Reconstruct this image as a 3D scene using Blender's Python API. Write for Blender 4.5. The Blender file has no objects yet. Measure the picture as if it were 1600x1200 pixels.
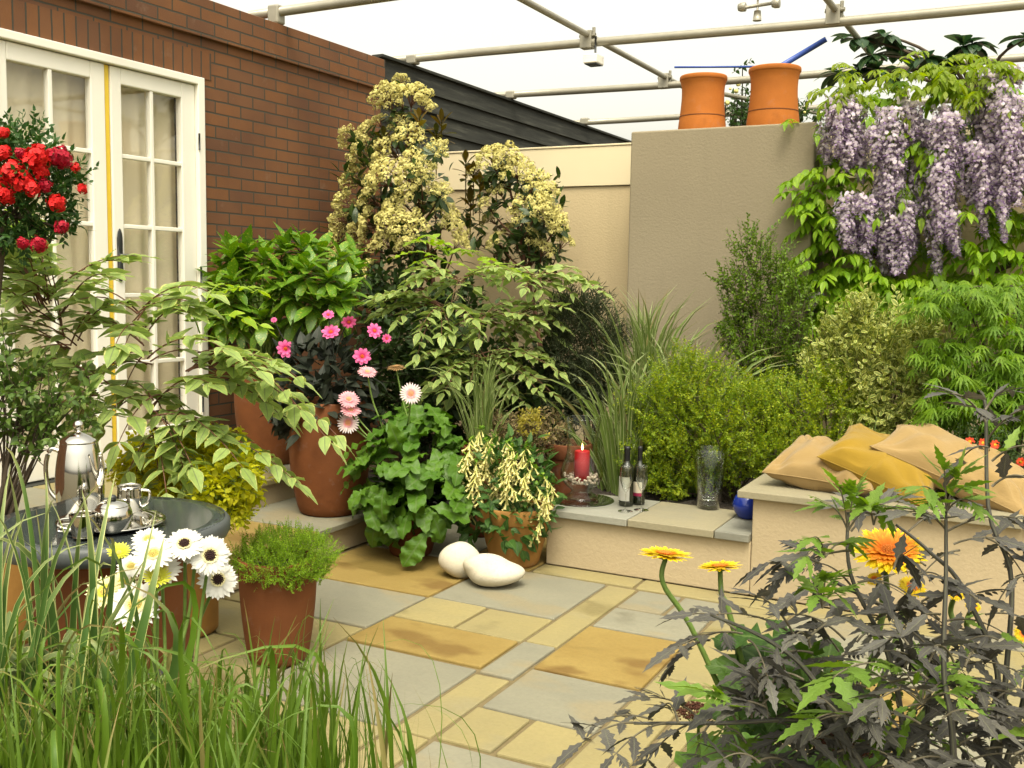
import bpy, math, random
import numpy as np
from mathutils import Vector, Matrix
random.seed(7); rng = np.random.default_rng(11)
S = bpy.context.scene
COL = S.collection

# ---------------- camera, sky, sun, exposure ----------------
H = 1.4
YAW, PIT, ROLL, F = math.radians(27.54), math.radians(5.777), math.radians(.947), 1610.0
FW = np.array([-math.sin(YAW)*math.cos(PIT), math.cos(YAW)*math.cos(PIT), -math.sin(PIT)])
_r = np.array([math.cos(YAW), math.sin(YAW), 0.0]); _u = np.cross(_r, FW)
RT = math.cos(ROLL)*_r + math.sin(ROLL)*_u
UP = -math.sin(ROLL)*_r + math.cos(ROLL)*_u
CAMP = np.array([0, 0, H])
cam = bpy.data.cameras.new('camera'); cam_o = bpy.data.objects.new('camera', cam); COL.objects.link(cam_o)
M = Matrix.Identity(4)
for i in range(3):
    M[i][0], M[i][1], M[i][2], M[i][3] = RT[i], UP[i], -FW[i], CAMP[i]
cam_o.matrix_world = M
cam.sensor_fit = 'HORIZONTAL'; cam.sensor_width = 36; cam.lens = F/1600*36
cam.clip_start = .02; cam.clip_end = 2000
S.camera = cam_o
SUN_EL, SUN_AZ = math.radians(62), math.radians(150)      # azimuth clockwise from +Y
wd = bpy.data.worlds.new('World'); S.world = wd; wd.use_nodes = True
wn = wd.node_tree; bg = wn.nodes['Background']
sky = wn.nodes.new('ShaderNodeTexSky'); sky.sky_type = 'NISHITA'; sky.sun_disc = False
sky.sun_elevation = SUN_EL; sky.sun_rotation = SUN_AZ; sky.dust_density = 6; sky.air_density = 1.2; sky.ozone_density = .6
hs = wn.nodes.new('ShaderNodeHueSaturation'); hs.inputs['Saturation'].default_value = .12
wn.links.new(sky.outputs[0], hs.inputs['Color'])
tint = wn.nodes.new('ShaderNodeMix'); tint.data_type = 'RGBA'; tint.blend_type = 'MULTIPLY'
tint.inputs[0].default_value = 1; tint.inputs[7].default_value = (1.0, .962, .82, 1)
wn.links.new(hs.outputs[0], tint.inputs[6]); wn.links.new(tint.outputs[2], bg.inputs['Color'])
bg.inputs['Strength'].default_value = .15
sl = bpy.data.lights.new('sun', 'SUN'); sl.energy = .75; sl.angle = math.radians(22); sl.color = (1, .9, .72)
so = bpy.data.objects.new('sun', sl); COL.objects.link(so)
sd = Vector((math.sin(SUN_AZ)*math.cos(SUN_EL), math.cos(SUN_AZ)*math.cos(SUN_EL), math.sin(SUN_EL)))
so.rotation_euler = sd.to_track_quat('Z', 'Y').to_euler(); so.location = (3, -4, 8)
S.view_settings.view_transform = 'Standard'; S.view_settings.look = 'None'
S.view_settings.exposure = 1.28; S.view_settings.gamma = 1
S.render.engine = 'CYCLES'
S.cycles.max_bounces = 10; S.cycles.diffuse_bounces = 6; S.cycles.transparent_max_bounces = 12; S.cycles.transmission_bounces = 8
S.cycles.caustics_reflective = False; S.cycles.caustics_refractive = False; S.cycles.sample_clamp_indirect = 4
S.cycles.use_denoising = True

# ---------------- pixel rays to points of the place ----------------
def ray(px, py): return FW + RT*((px-800)/F) - UP*((py-600)/F)
def W(px, py, d): return CAMP + ray(px, py)*d
def WY(px, py, Y): r = ray(px, py); return CAMP + r*(Y/r[1])
def WX(px, py, X): r = ray(px, py); return CAMP + r*(X/r[0])
def WZ(px, py, Z): r = ray(px, py); return CAMP + r*((Z-H)/r[2])
def depth(p): return float((np.asarray(p)-CAMP) @ FW)
def m_px(p): return depth(p)/F                       # metres per photograph pixel at p

# ---------------- things and parts ----------------
WL = {}
def tag(o, label, cat, group=None):
    o['label'] = label; o['category'] = cat
    if group: o['group'] = group
    return o
def thing(name, label, cat, loc=(0, 0, 0), group=None):
    o = bpy.data.objects.new(name, None); COL.objects.link(o); o.location = tuple(float(v) for v in loc)
    o.empty_display_size = .05; WL[o] = np.array(loc, float)
    return tag(o, label, cat, group)
def place(o, parent, world):
    """world: 4x4 of the part in the place"""
    COL.objects.link(o)
    w = Matrix(world) if not isinstance(world, Matrix) else world
    WL[o] = np.array(w.translation)
    if parent is None: o.matrix_world = w
    else:
        o.parent = parent
        o.matrix_local = Matrix.Translation(Vector(-WL[parent])) @ w
    return o
def put(name, mesh, parent, M4): return place(bpy.data.objects.new(name, mesh), parent, Matrix([list(map(float, r)) for r in M4]))

def unit(v): v = np.asarray(v, float); return v/np.maximum(np.linalg.norm(v, axis=-1, keepdims=True), 1e-9)
def frames(P, D, U=(0, 0, 1), s=1.0, roll=None):
    P = np.atleast_2d(np.asarray(P, float)); n = max(len(P), len(np.atleast_2d(np.asarray(D, float)))); P = np.broadcast_to(P, (n, 3))
    Y = unit(np.broadcast_to(np.asarray(D, float), (n, 3)))
    U = np.broadcast_to(np.asarray(U, float), (n, 3)) + 1e-4*rng.standard_normal((n, 3))
    X = unit(np.cross(Y, U)); Z = np.cross(X, Y)
    if roll is not None:
        c, q = np.cos(roll)[:, None], np.sin(roll)[:, None]
        X, Z = X*c+Z*q, Z*c-X*q
    s = np.asarray(s, float)
    if s.ndim == 0: s = np.full((n, 3), float(s))
    elif s.ndim == 1: s = np.repeat(s[:, None], 3, 1)
    m = np.zeros((n, 4, 4)); m[:, :3, 0] = X*s[:, :1]; m[:, :3, 1] = Y*s[:, 1:2]; m[:, :3, 2] = Z*s[:, 2:]; m[:, :3, 3] = P; m[:, 3, 3] = 1
    return m
def rdir(n): return unit(rng.standard_normal((n, 3)))

class G:
    def __init__(s): s.V = []; s.U = []; s.R = []; s.Q = []; s.T = []; s.QM = []; s.TM = []; s.n = 0
    def add(s, V, Q=None, T=None, uv=None, rnd=0.0, m=0, qm=None, tm=None):
        V = np.asarray(V, float).reshape(-1, 3); k = len(V)
        s.V.append(V); s.U.append(np.zeros((k, 2)) if uv is None else np.asarray(uv, float).reshape(-1, 2))
        s.R.append(np.broadcast_to(np.asarray(rnd, float), (k,)))
        if Q is not None and len(Q):
            Q = np.asarray(Q, int).reshape(-1, 4); s.Q.append(Q+s.n); s.QM.append(np.full(len(Q), m) if qm is None else qm)
        if T is not None and len(T):
            T = np.asarray(T, int).reshape(-1, 3); s.T.append(T+s.n); s.TM.append(np.full(len(T), m) if tm is None else tm)
        s.n += k
        return s
    def tpl(s):
        c = lambda l, w, t: np.concatenate(l) if l else np.zeros((0, w) if w else 0, t)
        return dict(V=c(s.V, 3, float), U=c(s.U, 2, float), R=c(s.R, 0, float), Q=c(s.Q, 4, int), T=c(s.T, 3, int), QM=c(s.QM, 0, int), TM=c(s.TM, 0, int))
    def inst(s, t, Ms, rnd=None, m=None):
        Ms = np.asarray(Ms, float).reshape(-1, 4, 4); N = len(Ms)
        if N == 0: return s
        V = np.einsum('nij,kj->nki', Ms[:, :3, :3], t['V']) + Ms[:, None, :3, 3]; k = len(t['V'])
        r = rng.random(N) if rnd is None else np.broadcast_to(np.asarray(rnd, float), (N,))
        off = (np.arange(N)*k)[:, None, None]
        Q = (t['Q'][None]+off).reshape(-1, 4); T = (t['T'][None]+off).reshape(-1, 3)
        R = (np.mod(r[:, None]+t['R'][None]*.6, 1.0)).reshape(-1)
        qm = np.tile(t['QM'], N) if m is None else np.full(len(Q), m)
        tm = np.tile(t['TM'], N) if m is None else np.full(len(T), m)
        return s.add(V.reshape(-1, 3), Q, T, np.tile(t['U'], (N, 1)), R, qm=qm, tm=tm)
    def mesh(s, name, mats, off=(0, 0, 0), smooth=True):
        t = s.tpl(); me = bpy.data.meshes.new(name)
        V = t['V']-np.asarray(off, float)
        me.vertices.add(len(V)); me.vertices.foreach_set('co', V.astype(np.float32).ravel())
        nq, nt = len(t['Q']), len(t['T'])
        li = np.concatenate([t['Q'].ravel(), t['T'].ravel()]).astype(np.int32)
        me.loops.add(len(li)); me.loops.foreach_set('vertex_index', li)
        me.polygons.add(nq+nt)
        me.polygons.foreach_set('loop_start', np.concatenate([np.arange(nq)*4, nq*4+np.arange(nt)*3]).astype(np.int32))
        me.polygons.foreach_set('material_index', np.concatenate([t['QM'], t['TM']]).astype(np.int32))
        me.polygons.foreach_set('use_smooth', np.full(nq+nt, smooth))
        uvl = me.uv_layers.new(name='UVMap'); uvl.data.foreach_set('uv', t['U'][li].astype(np.float32).ravel())
        a = me.attributes.new('rnd', 'FLOAT', 'POINT'); a.data.foreach_set('value', t['R'].astype(np.float32))
        for m in (mats if isinstance(mats, (list, tuple)) else [mats]): me.materials.append(m)
        me.update(calc_edges=True); me.validate()
        return me
    def build(s, name, mats, parent=None, smooth=True, bevel=0, seg=2, loc=None):
        off = WL[parent] if parent is not None else (np.zeros(3) if loc is None else np.asarray(loc, float))
        o = bpy.data.objects.new(name, s.mesh(name, mats, off, smooth))
        place(o, parent, Matrix.Translation(Vector(off)))
        if bevel:
            b = o.modifiers.new('bevel', 'BEVEL'); b.width = bevel; b.segments = seg; b.limit_method = 'ANGLE'; b.angle_limit = .6
            b.harden_normals = False
        return o

def box(g, x0, x1, y0, y1, z0, z1, m=0, jit=0, rnd=0):
    V = np.array([(x, y, z) for z in (z0, z1) for y in (y0, y1) for x in (x0, x1)], float)
    if jit: V[:4, :2] += 0; j = rng.normal(0, jit, (4, 2)); V[:4, :2] += j; V[4:, :2] += j
    Q = [(0, 2, 3, 1), (4, 5, 7, 6), (0, 1, 5, 4), (1, 3, 7, 5), (3, 2, 6, 7), (2, 0, 4, 6)]
    return g.add(V, Q, m=m, rnd=rnd)
def tube(g, pts, rad, seg=6, m=0, cap=True, rnd=0.5):
    P = np.asarray(pts, float); n = len(P)
    rad = np.full(n, rad, float) if np.ndim(rad) == 0 else np.asarray(rad, float)
    T = unit(np.gradient(P, axis=0)); ref = np.array([.31, .17, .93]) if abs(T[0, 2]) < .9 else np.array([1., .1, 0])
    A = unit(np.cross(T, ref)); B = np.cross(T, A)
    a = np.arange(seg)/seg*2*math.pi
    V = P[:, None]+rad[:, None, None]*(np.cos(a)[None, :, None]*A[:, None]+np.sin(a)[None, :, None]*B[:, None])
    i = np.arange(n-1)[:, None]*seg; j = np.arange(seg)[None]; k = (j+1) % seg
    Q = np.stack([i+j, i+seg+j, i+seg+k, i+k], -1).reshape(-1, 4)[:, ::-1]
    uv = np.stack([np.tile(a/(2*math.pi), n), np.repeat(np.linspace(0, 1, n), seg)], -1)
    V = V.reshape(-1, 3); tr = []
    if cap:
        V = np.concatenate([V, P[:1], P[-1:]]); uv = np.concatenate([uv, [[.5, 0], [.5, 1]]]); c0, c1 = n*seg, n*seg+1; b = (n-1)*seg
        for q in range(seg): tr += [(c0, q, (q+1) % seg), (c1, b+(q+1) % seg, b+q)]
    return g.add(V, Q, tr, uv, rnd, m)
def curve(a, b, sag=0.0, n=8, side=None):
    a, b = np.asarray(a, float), np.asarray(b, float); t = np.linspace(0, 1, n)[:, None]
    p = a+(b-a)*t; p[:, 2] += (sag*4*t*(1-t))[:, 0]
    if side is not None: p += np.asarray(side, float)*4*t*(1-t)
    return p
def spline(pts, n=24):
    P = np.asarray(pts, float); k = len(P); t = np.linspace(0, k-1-1e-6, n); i = t.astype(int); f = (t-i)[:, None]
    p0 = P[np.maximum(i-1, 0)]; p1 = P[i]; p2 = P[np.minimum(i+1, k-1)]; p3 = P[np.minimum(i+2, k-1)]
    return .5*((2*p1)+(-p0+p2)*f+(2*p0-5*p1+4*p2-p3)*f*f+(-p0+3*p1-3*p2+p3)*f**3)
def lathe(g, prof, c=(0, 0, 0), seg=40, m=0, sx=1, sy=1, uvs=1):
    pr = np.asarray(prof, float); n = len(pr); a = np.arange(seg)/seg*2*math.pi
    V = np.stack([pr[:, :1]*np.cos(a)*sx, pr[:, :1]*np.sin(a)*sy, np.repeat(pr[:, 1:2], seg, 1)], -1).reshape(-1, 3)+np.asarray(c, float)
    i = np.arange(n-1)[:, None]*seg; j = np.arange(seg)[None]; k = (j+1) % seg
    Q = np.stack([i+j, i+k, i+seg+k, i+seg+j], -1).reshape(-1, 4)
    return g.add(V, Q, m=m)
def smooth_prof(pts, n=40):
    p = np.array([(x, z, 0) for x, z in pts]); s = spline(p, n); s[:, 0] = np.maximum(s[:, 0], .0004); return s[:, :2]
def ball(g, c, r, seg=12, rings=8, m=0, noise=0, rnd=0):
    c = np.asarray(c, float); r = np.broadcast_to(np.asarray(r, float), (3,))
    th = np.linspace(0, math.pi, rings+1); ph = np.arange(seg)/seg*2*math.pi
    th[0] = .02; th[-1] = math.pi-.02
    V = np.stack([np.sin(th)[:, None]*np.cos(ph), np.sin(th)[:, None]*np.sin(ph), np.repeat(np.cos(th)[:, None], seg, 1)], -1).reshape(-1, 3)
    if noise:
        ks = rng.normal(0, 1.6, (6, 3)); fs = rng.random(6)*6
        V = V*(1+noise*sum(np.sin(V @ k+f) for k, f in zip(ks, fs))[:, None]/3)
    V = V*r+c
    i = np.arange(rings)[:, None]*seg; j = np.arange(seg)[None]; k = (j+1) % seg
    Q = np.stack([i+j, i+seg+j, i+seg+k, i+k], -1).reshape(-1, 4)
    return g.add(V, Q, m=m, rnd=rnd)

# ---------------- leaves ----------------
PROF = dict(
    ovate=lambda t: np.sin(math.pi*t**.68)**.95*(1-.22*t),
    ellip=lambda t: np.sin(math.pi*t)**.75,
    lance=lambda t: np.sin(math.pi*t**.8)**1.15,
    obov=lambda t: np.sin(math.pi*t**1.35)**.8,
    petal=lambda t: np.minimum(1, .35+1.1*t)*np.sqrt(np.maximum(0, 1-np.maximum(0, (t-.72)/.28)**2)),
    strap=lambda t: np.minimum(1, .6+t*1.5)*(1-t**3)**.8)
def leaf(n=6, c=3, prof='ovate', w=.5, fold=.2, droop=.3, wave=0, wf=2, teeth=0, lobes=0, lf=5, ph=0.0, m=0, base=0.0):
    t = np.linspace(0, 1, n+1); wd_ = PROF[prof](t)*w/2
    if teeth: wd_ = wd_*(1+teeth*np.where(np.arange(n+1) % 2 == 0, -1, .6))
    if lobes: wd_ = wd_*(1+lobes*np.sin(t*lf*2*math.pi+ph))
    wd_ = np.maximum(wd_, .006*w)
    a = base+droop*t; dt = 1/n
    y = np.concatenate([[0], np.cumsum(np.cos((a[1:]+a[:-1])/2)*dt)]); z = -np.concatenate([[0], np.cumsum(np.sin((a[1:]+a[:-1])/2)*dt)])
    u = np.linspace(-1, 1, c)
    X = u[None]*wd_[:, None]; Yv = np.repeat(y[:, None], c, 1)-(np.abs(u)[None]*wd_[:, None]*.25 if teeth else 0)
    Zv = z[:, None]+fold*np.abs(u)[None]*wd_[:, None]+wave*np.sin(t*wf*2*math.pi+ph)[:, None]*np.sign(u)[None]*np.abs(u)[None]*np.minimum(1, wd_/max(wd_.max(), 1e-6))[:, None]
    V = np.stack([X, Yv, Zv], -1).reshape(-1, 3)
    i = np.arange(n)[:, None]*c; j = np.arange(c-1)[None]
    Q = np.stack([i+j, i+j+1, i+c+j+1, i+c+j], -1).reshape(-1, 4)
    uv = np.stack([np.tile((u+1)/2, n+1), np.repeat(t, c)], -1)
    return G().add(V, Q, uv=uv, m=m).tpl()
def blades(g, P0, P1, bend, width, n=8, m=0, tipdrop=0.0, rnd=None):
    """grass blades as arched strips. P0 bases, P1 tips (N,3), bend (N,3) bow offset, width (N,)"""
    P0, P1 = np.atleast_2d(P0), np.atleast_2d(P1); N = len(P0); t = np.linspace(0, 1, n+1)
    C = P0[:, None]+(P1-P0)[:, None]*t[None, :, None]+bend[:, None]*(4*t*(1-t)*(.6+.8*t))[None, :, None]
    T = unit(np.gradient(C, axis=1))
    tc = unit(CAMP[None]-P0); rd = unit(tc+.9*rdir(N))
    A = unit(np.cross(T, np.repeat(rd[:, None], n+1, 1)))
    Nn = np.cross(A, T)
    wv = np.broadcast_to(np.asarray(width, float), (N,))[:, None]*(np.minimum(1, .55+t*1.5)*(1-t**2.2)**.9+.02)[None]
    u = np.array([-1, 0, 1.])
    V = C[:, :, None]+A[:, :, None]*(wv[:, :, None]*u[None, None]/2)[..., None]+Nn[:, :, None]*(wv[:, :, None]*.22*np.abs(u)[None, None])[..., None]
    k = (n+1)*3; i = np.arange(n)[:, None]*3; j = np.arange(2)[None]
    q = np.stack([i+j, i+j+1, i+3+j+1, i+3+j], -1).reshape(-1, 4)
    Q = (q[None]+(np.arange(N)*k)[:, None, None]).reshape(-1, 4)
    uv = np.tile(np.stack([np.tile((u+1)/2, n+1), np.repeat(t, 3)], -1), (N, 1))
    r = rng.random(N) if rnd is None else np.broadcast_to(rnd, (N,))
    return g.add(V.reshape(-1, 3), Q, uv=uv, rnd=np.repeat(r, k), m=m)
def compound(gl, gs, a, b, pairs, ll, tpls, sag=.04, ang=55, dr=.45, rs=.002, term=True, jitter=.18, prof=None, start=.18, m=None, rnd=None):
    """one pinnate leaf: rachis from a to b with leaflets of length ll either side"""
    p = curve(a, b, sag, 10); tube(gs, p, np.linspace(rs, rs*.5, 10), 5)
    t = np.linspace(start, .96, pairs); k = t*9; i = np.minimum(k.astype(int), 8); f = (k-i)[:, None]
    P = p[i]*(1-f)+p[i+1]*f; T = unit(p[i+1]-p[i])
    up = np.array([0, 0, 1.]); sd_ = unit(np.cross(T, up)); ca, sa = math.cos(math.radians(ang)), math.sin(math.radians(ang))
    for sgn in (1, -1):
        D = unit(T*ca+sd_*sgn*sa-up*dr*(.6+.8*rng.random((pairs, 1)))+jitter*rng.standard_normal((pairs, 3)))
        U = unit(up+sd_*sgn*.35+.25*rng.standard_normal((pairs, 3)))
        sz = ll*(np.sin(math.pi*(.18+.62*np.linspace(0, 1, pairs)))**.6 if prof is None else prof)*rng.uniform(.82, 1.12, pairs)
        pick = rng.integers(0, len(tpls), pairs)
        for q in range(len(tpls)):
            s_ = pick == q
            if s_.any(): gl.inst(tpls[q], frames(P[s_], D[s_], U[s_], sz[s_]), rnd=rnd, m=m)
    if term: gl.inst(tpls[0], frames(p[-1:], T[-1:]-up*dr*.6, up, ll*.95), rnd=rnd, m=m)
def tmix(tpls, g, Ms, rnd=None, m=None):
    Ms = np.asarray(Ms); pk = rng.integers(0, len(tpls), len(Ms))
    for q in range(len(tpls)): g.inst(tpls[q], Ms[pk == q], rnd=None if rnd is None else rnd[pk == q], m=m)

# ---------------- materials ----------------
class N:
    def __init__(s, name, rough=.6, spec=.4):
        s.m = bpy.data.materials.new(name); s.m.use_nodes = True; s.t = s.m.node_tree; s.b = s.t.nodes['Principled BSDF']; s.out = s.t.nodes['Material Output']
        s.b.inputs['Roughness'].default_value = rough; s.b.inputs['Specular IOR Level'].default_value = spec
    def n(s, typ, **k):
        x = s.t.nodes.new('ShaderNode'+typ)
        for a, v in k.items(): setattr(x, a, v)
        return x
    def l(s, a, b): s.t.links.new(a, b)
    def put(s, sock, v):
        if hasattr(v, 'is_linked'): s.l(v, sock)
        else: sock.default_value = (*v, 1) if isinstance(v, tuple) and len(v) == 3 and sock.type == 'RGBA' else v
    def coord(s, scale=(1, 1, 1), kind='Object'):
        c = s.n('TexCoord'); mp = s.n('Mapping'); mp.inputs['Scale'].default_value = scale; s.l(c.outputs[kind], mp.inputs[0]); return mp.outputs[0]
    def noise(s, vec, scale, detail=4, rough=.55, out=0):
        x = s.n('TexNoise'); x.inputs['Scale'].default_value = scale; x.inputs['Detail'].default_value = detail; x.inputs['Roughness'].default_value = rough
        s.l(vec, x.inputs['Vector']); return x.outputs[out]
    def ramp(s, fac, stops):
        x = s.n('ValToRGB'); s.l(fac, x.inputs[0]); e = x.color_ramp.elements
        while len(e) < len(stops): e.new(.5)
        for q, (p, c) in zip(e, stops): q.position = p; q.color = (*c, 1) if len(c) == 3 else c
        return x.outputs[0]
    def mix(s, fac, a, b, blend='MIX'):
        x = s.n('Mix', data_type='RGBA', blend_type=blend); s.put(x.inputs[0], fac); s.put(x.inputs[6], a); s.put(x.inputs[7], b); return x.outputs[2]
    def math(s, op, a, b=0.0, c=None):
        x = s.n('Math', operation=op); s.put(x.inputs[0], a); s.put(x.inputs[1], b)
        if c is not None: s.put(x.inputs[2], c)
        return x.outputs[0]
    def mrange(s, v, a, b, c=0.0, d=1.0):
        x = s.n('MapRange'); s.put(x.inputs[0], v)
        for i, q in enumerate((a, b, c, d)): s.put(x.inputs[i+1], q)
        return x.outputs[0]
    def bump(s, h, strength=.3, dist=.01):
        x = s.n('Bump'); x.inputs['Strength'].default_value = strength; x.inputs['Distance'].default_value = dist; s.l(h, x.inputs['Height']); s.l(x.outputs[0], s.b.inputs['Normal']); return x
    def col(s, v): s.put(s.b.inputs['Base Color'], v); return s

def leaf_mat(name, c1, c2, edge=None, ew=.75, en=.35, rib=None, spots=None, sp=.62, trans=.35, rough=.45, tcol=None, tip=None):
    s = N(name, rough, .35); uv = s.n('UVMap'); sx = s.n('SeparateXYZ'); s.l(uv.outputs[0], sx.inputs[0])
    au = s.math('ABSOLUTE', s.math('MULTIPLY_ADD', sx.outputs[0], 2.0, -1.0))
    at_ = s.n('Attribute', attribute_name='rnd'); rv = at_.outputs['Fac']
    col = s.mix(rv, c1, c2)
    ob = s.coord(); nz = s.noise(ob, 38, 3)
    col = s.mix(s.mrange(nz, .35, .7, 0.0, .5), col, tuple(.62*x for x in c1))
    if tip: col = s.mix(s.mrange(sx.outputs[1], .35, 1.0), col, tip)
    if spots:
        nb = s.noise(ob, 95, 2); col = s.mix(s.mrange(nb, sp, sp+.04), col, spots)
    if edge:
        ne = s.noise(ob, 55, 2); thr = s.mrange(ne, .3, .7, ew-en/2, ew+en/2)
        col = s.mix(s.math('GREATER_THAN', au, thr), col, edge)
    if rib: col = s.mix(s.mrange(au, .13, .03), col, rib)
    s.col(col)
    vn = s.math('SINE', s.math('MULTIPLY_ADD', sx.outputs[1], 70.0, s.math('MULTIPLY', au, -16.0)))
    s.bump(s.math('ADD', s.math('MULTIPLY', vn, .4), s.mrange(au, 0.0, .2)), .25, .002)
    tr = s.n('BsdfTranslucent'); hsv = s.n('HueSaturation'); hsv.inputs['Saturation'].default_value = 1.15; hsv.inputs['Value'].default_value = 1.5
    s.l(col, hsv.inputs['Color']); s.l(hsv.outputs[0], tr.inputs[0])
    mx = s.n('MixShader'); mx.inputs[0].default_value = trans; s.l(s.b.outputs[0], mx.inputs[1]); s.l(tr.outputs[0], mx.inputs[2]); s.l(mx.outputs[0], s.out.inputs[0])
    return s.m
def petal_mat(name, base, mid, tip, var=None, trans=.25, rough=.5, a=.15, b=.6):
    s = N(name, rough, .25); uv = s.n('UVMap'); sx = s.n('SeparateXYZ'); s.l(uv.outputs[0], sx.inputs[0])
    col = s.ramp(sx.outputs[1], [(0, base), (a, base), (b, mid), (1, tip)])
    at_ = s.n('Attribute', attribute_name='rnd'); col = s.mix(s.math('MULTIPLY', at_.outputs['Fac'], .5), col, var or tuple(.75*x for x in mid))
    s.col(col); st = s.math('SINE', s.math('MULTIPLY', sx.outputs[0], 40.0)); s.bump(st, .2, .001)
    tr = s.n('BsdfTranslucent'); s.l(col, tr.inputs[0]); mx = s.n('MixShader'); mx.inputs[0].default_value = trans
    s.l(s.b.outputs[0], mx.inputs[1]); s.l(tr.outputs[0], mx.inputs[2]); s.l(mx.outputs[0], s.out.inputs[0]); return s.m
def plain(name, c, rough=.6, var=.25, scale=25, bump=.15, bd=.004, metal=0.0, spec=.4, bs=None):
    s = N(name, rough, spec); ob = s.coord(); nz = s.noise(ob, scale, 5)
    s.col(s.mix(nz, tuple(x*(1-var) for x in c), tuple(min(1, x*(1+var)) for x in c))); s.b.inputs['Metallic'].default_value = metal
    if bump: s.bump(s.noise(ob, bs or scale*3, 5), bump, bd)
    return s.m
# ================= materials of the setting =================
def brick_mat(name, soldier=False):
    s = N(name, .85, .25); c = s.n('TexCoord'); x = s.n('SeparateXYZ'); s.l(c.outputs['Object'], x.inputs[0])
    u = s.math('ADD', s.math('ADD', x.outputs[0], x.outputs[1]), 10.02); v = s.math('ADD', x.outputs[2], 10.0-.046+.025)
    cb = s.n('CombineXYZ'); s.l(u, cb.inputs[0]); s.l(v, cb.inputs[1])
    if soldier: s.l(v, cb.inputs[0]); s.l(u, cb.inputs[1])
    wob = s.noise(c.outputs['Object'], 9, 3, out=1)
    vec = s.mix(.006, cb.outputs[0], wob)
    b = s.n('TexBrick'); b.offset = .5 if not soldier else 0; b.inputs['Scale'].default_value = 1
    b.inputs['Brick Width'].default_value = .225 if not soldier else 5.0; b.inputs['Row Height'].default_value = .075; b.inputs['Mortar Size'].default_value = .0055
    b.inputs['Mortar Smooth'].default_value = .25; b.inputs['Bias'].default_value = -.1
    b.inputs['Color1'].default_value = (.165, .069, .026, 1); b.inputs['Color2'].default_value = (.105, .050, .029, 1); b.inputs['Mortar'].default_value = (.058, .052, .038, 1)
    s.l(vec, b.inputs['Vector'])
    n1 = s.noise(c.outputs['Object'], 14, 5, .65); n2 = s.noise(c.outputs['Object'], 2.2, 2)
    col = s.mix(s.mrange(n1, .3, .75, 0.0, .45), b.outputs[0], (.10, .05, .032)); col = s.mix(s.mrange(n2, .35, .7, 0.0, .3), col, (.26, .12, .05), 'MIX')
    col = s.mix(s.mrange(s.noise(c.outputs['Object'], 5, 6, .7), .60, .72, 0.0, .3), col, (.24, .17, .12)); col = s.mix(b.outputs[1], col, (.058, .052, .038))
    s.col(col); fine = s.noise(c.outputs['Object'], 120, 4)
    s.bump(s.math('ADD', s.math('MULTIPLY', b.outputs[1], -1.0), s.math('MULTIPLY', fine, .25)), .8, .006); return s.m
def stone_mat(name, a, b, c=None, amt=.5, sc=2.2, rough=.72):
    s = N(name, rough, .3); ob = s.coord(); st = s.coord((1.0, 1.5, 1.0)); rv = s.n('Attribute', attribute_name='rnd').outputs['Fac']
    wv = s.n('VectorMath', operation='ADD'); s.l(st, wv.inputs[0]); cx = s.n('CombineXYZ'); s.l(s.math('MULTIPLY', rv, 31.0), cx.inputs[0]); s.l(s.math('MULTIPLY', rv, 17.0), cx.inputs[1]); s.l(cx.outputs[0], wv.inputs[1])
    col = s.mix(s.mrange(s.noise(wv.outputs[0], sc, 5, .6), .35, .68), a, b)
    if c: col = s.mix(s.mrange(s.noise(wv.outputs[0], sc*.8+.4, 3, .5), .56, .64, 0.0, amt), col, c)
    col = s.mix(s.mrange(s.noise(ob, 60, 4), .4, .7, 0.0, .25), col, tuple(.6*x for x in a))
    col = s.mix(s.math('MULTIPLY', rv, .35), col, tuple(.72*x for x in a))
    dm = s.mrange(s.noise(wv.outputs[0], 1.15, 4, .6), .60, .66, 0.0, .5); col = s.mix(dm, col, tuple(.42*x for x in a)); s.put(s.b.inputs['Roughness'], s.mrange(dm, 0.0, .5, rough, .4))
    s.col(col); s.bump(s.math('ADD', s.noise(wv.outputs[0], 7, 6, .6), s.math('MULTIPLY', s.noise(ob, 90, 4), .22)), .5, .012); return s.m
def render_mat(name, c, rough=.9, band=0):
    s = N(name, rough, .2); ob = s.coord(); big = s.noise(ob, 1.4, 3); g1 = s.noise(ob, 75, 4, .6); g2 = s.noise(s.coord((1, 1, 1.5)), 40, 3)
    st = s.noise(s.coord((3, 3, .35)), 2.5, 4); col = s.mix(big, tuple(.84*x for x in c), tuple(1.08*x for x in c)); col = s.mix(s.mrange(st, .52, .75, 0.0, .22), col, tuple(.7*x for x in c)); col = s.mix(s.mrange(g1, .35, .7, 0.0, .18), col, tuple(.6*x for x in c)); s.col(col)
    s.bump(s.math('ADD', g1, s.math('MULTIPLY', g2, .8)), .32, .006); return s.m
M_brick = brick_mat('brick'); M_sold = brick_mat('brick_soldier', True)
M_cream = render_mat('cream_render', (.57, .455, .27)); M_board = plain('cream_board', (.68, .58, .38), .6, .04, 3, .05)
M_taupe = render_mat('taupe_render', (.285, .24, .16)); M_bench = render_mat('bench_render', (.43, .345, .215))
M_white = plain('white_paint', (.80, .77, .68), .35, .03, 5, .04, .002); M_yellow = plain('yellow_strip', (.72, .50, .04), .5, .12, 20, .05)
M_grey = stone_mat('grey_sandstone', (.235, .222, .158), (.19, .182, .135), (.27, .205, .095), .5)
M_tan = stone_mat('tan_sandstone', (.29, .24, .105), (.24, .205, .10), (.215, .195, .125), .5)
M_ochre = stone_mat('ochre_sandstone', (.275, .195, .058), (.225, .15, .040), (.12, .06, .013), .8, 2.6)
M_mortar = plain('mortar', (.15, .115, .055), .95, .3, 30, .4)
M_soil = plain('soil', (.035, .026, .018), .95, .5, 14, .8, .03)
M_iron = plain('black_metal', (.025, .027, .028), .4, .3, 30, .05, .002, .0)
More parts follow.
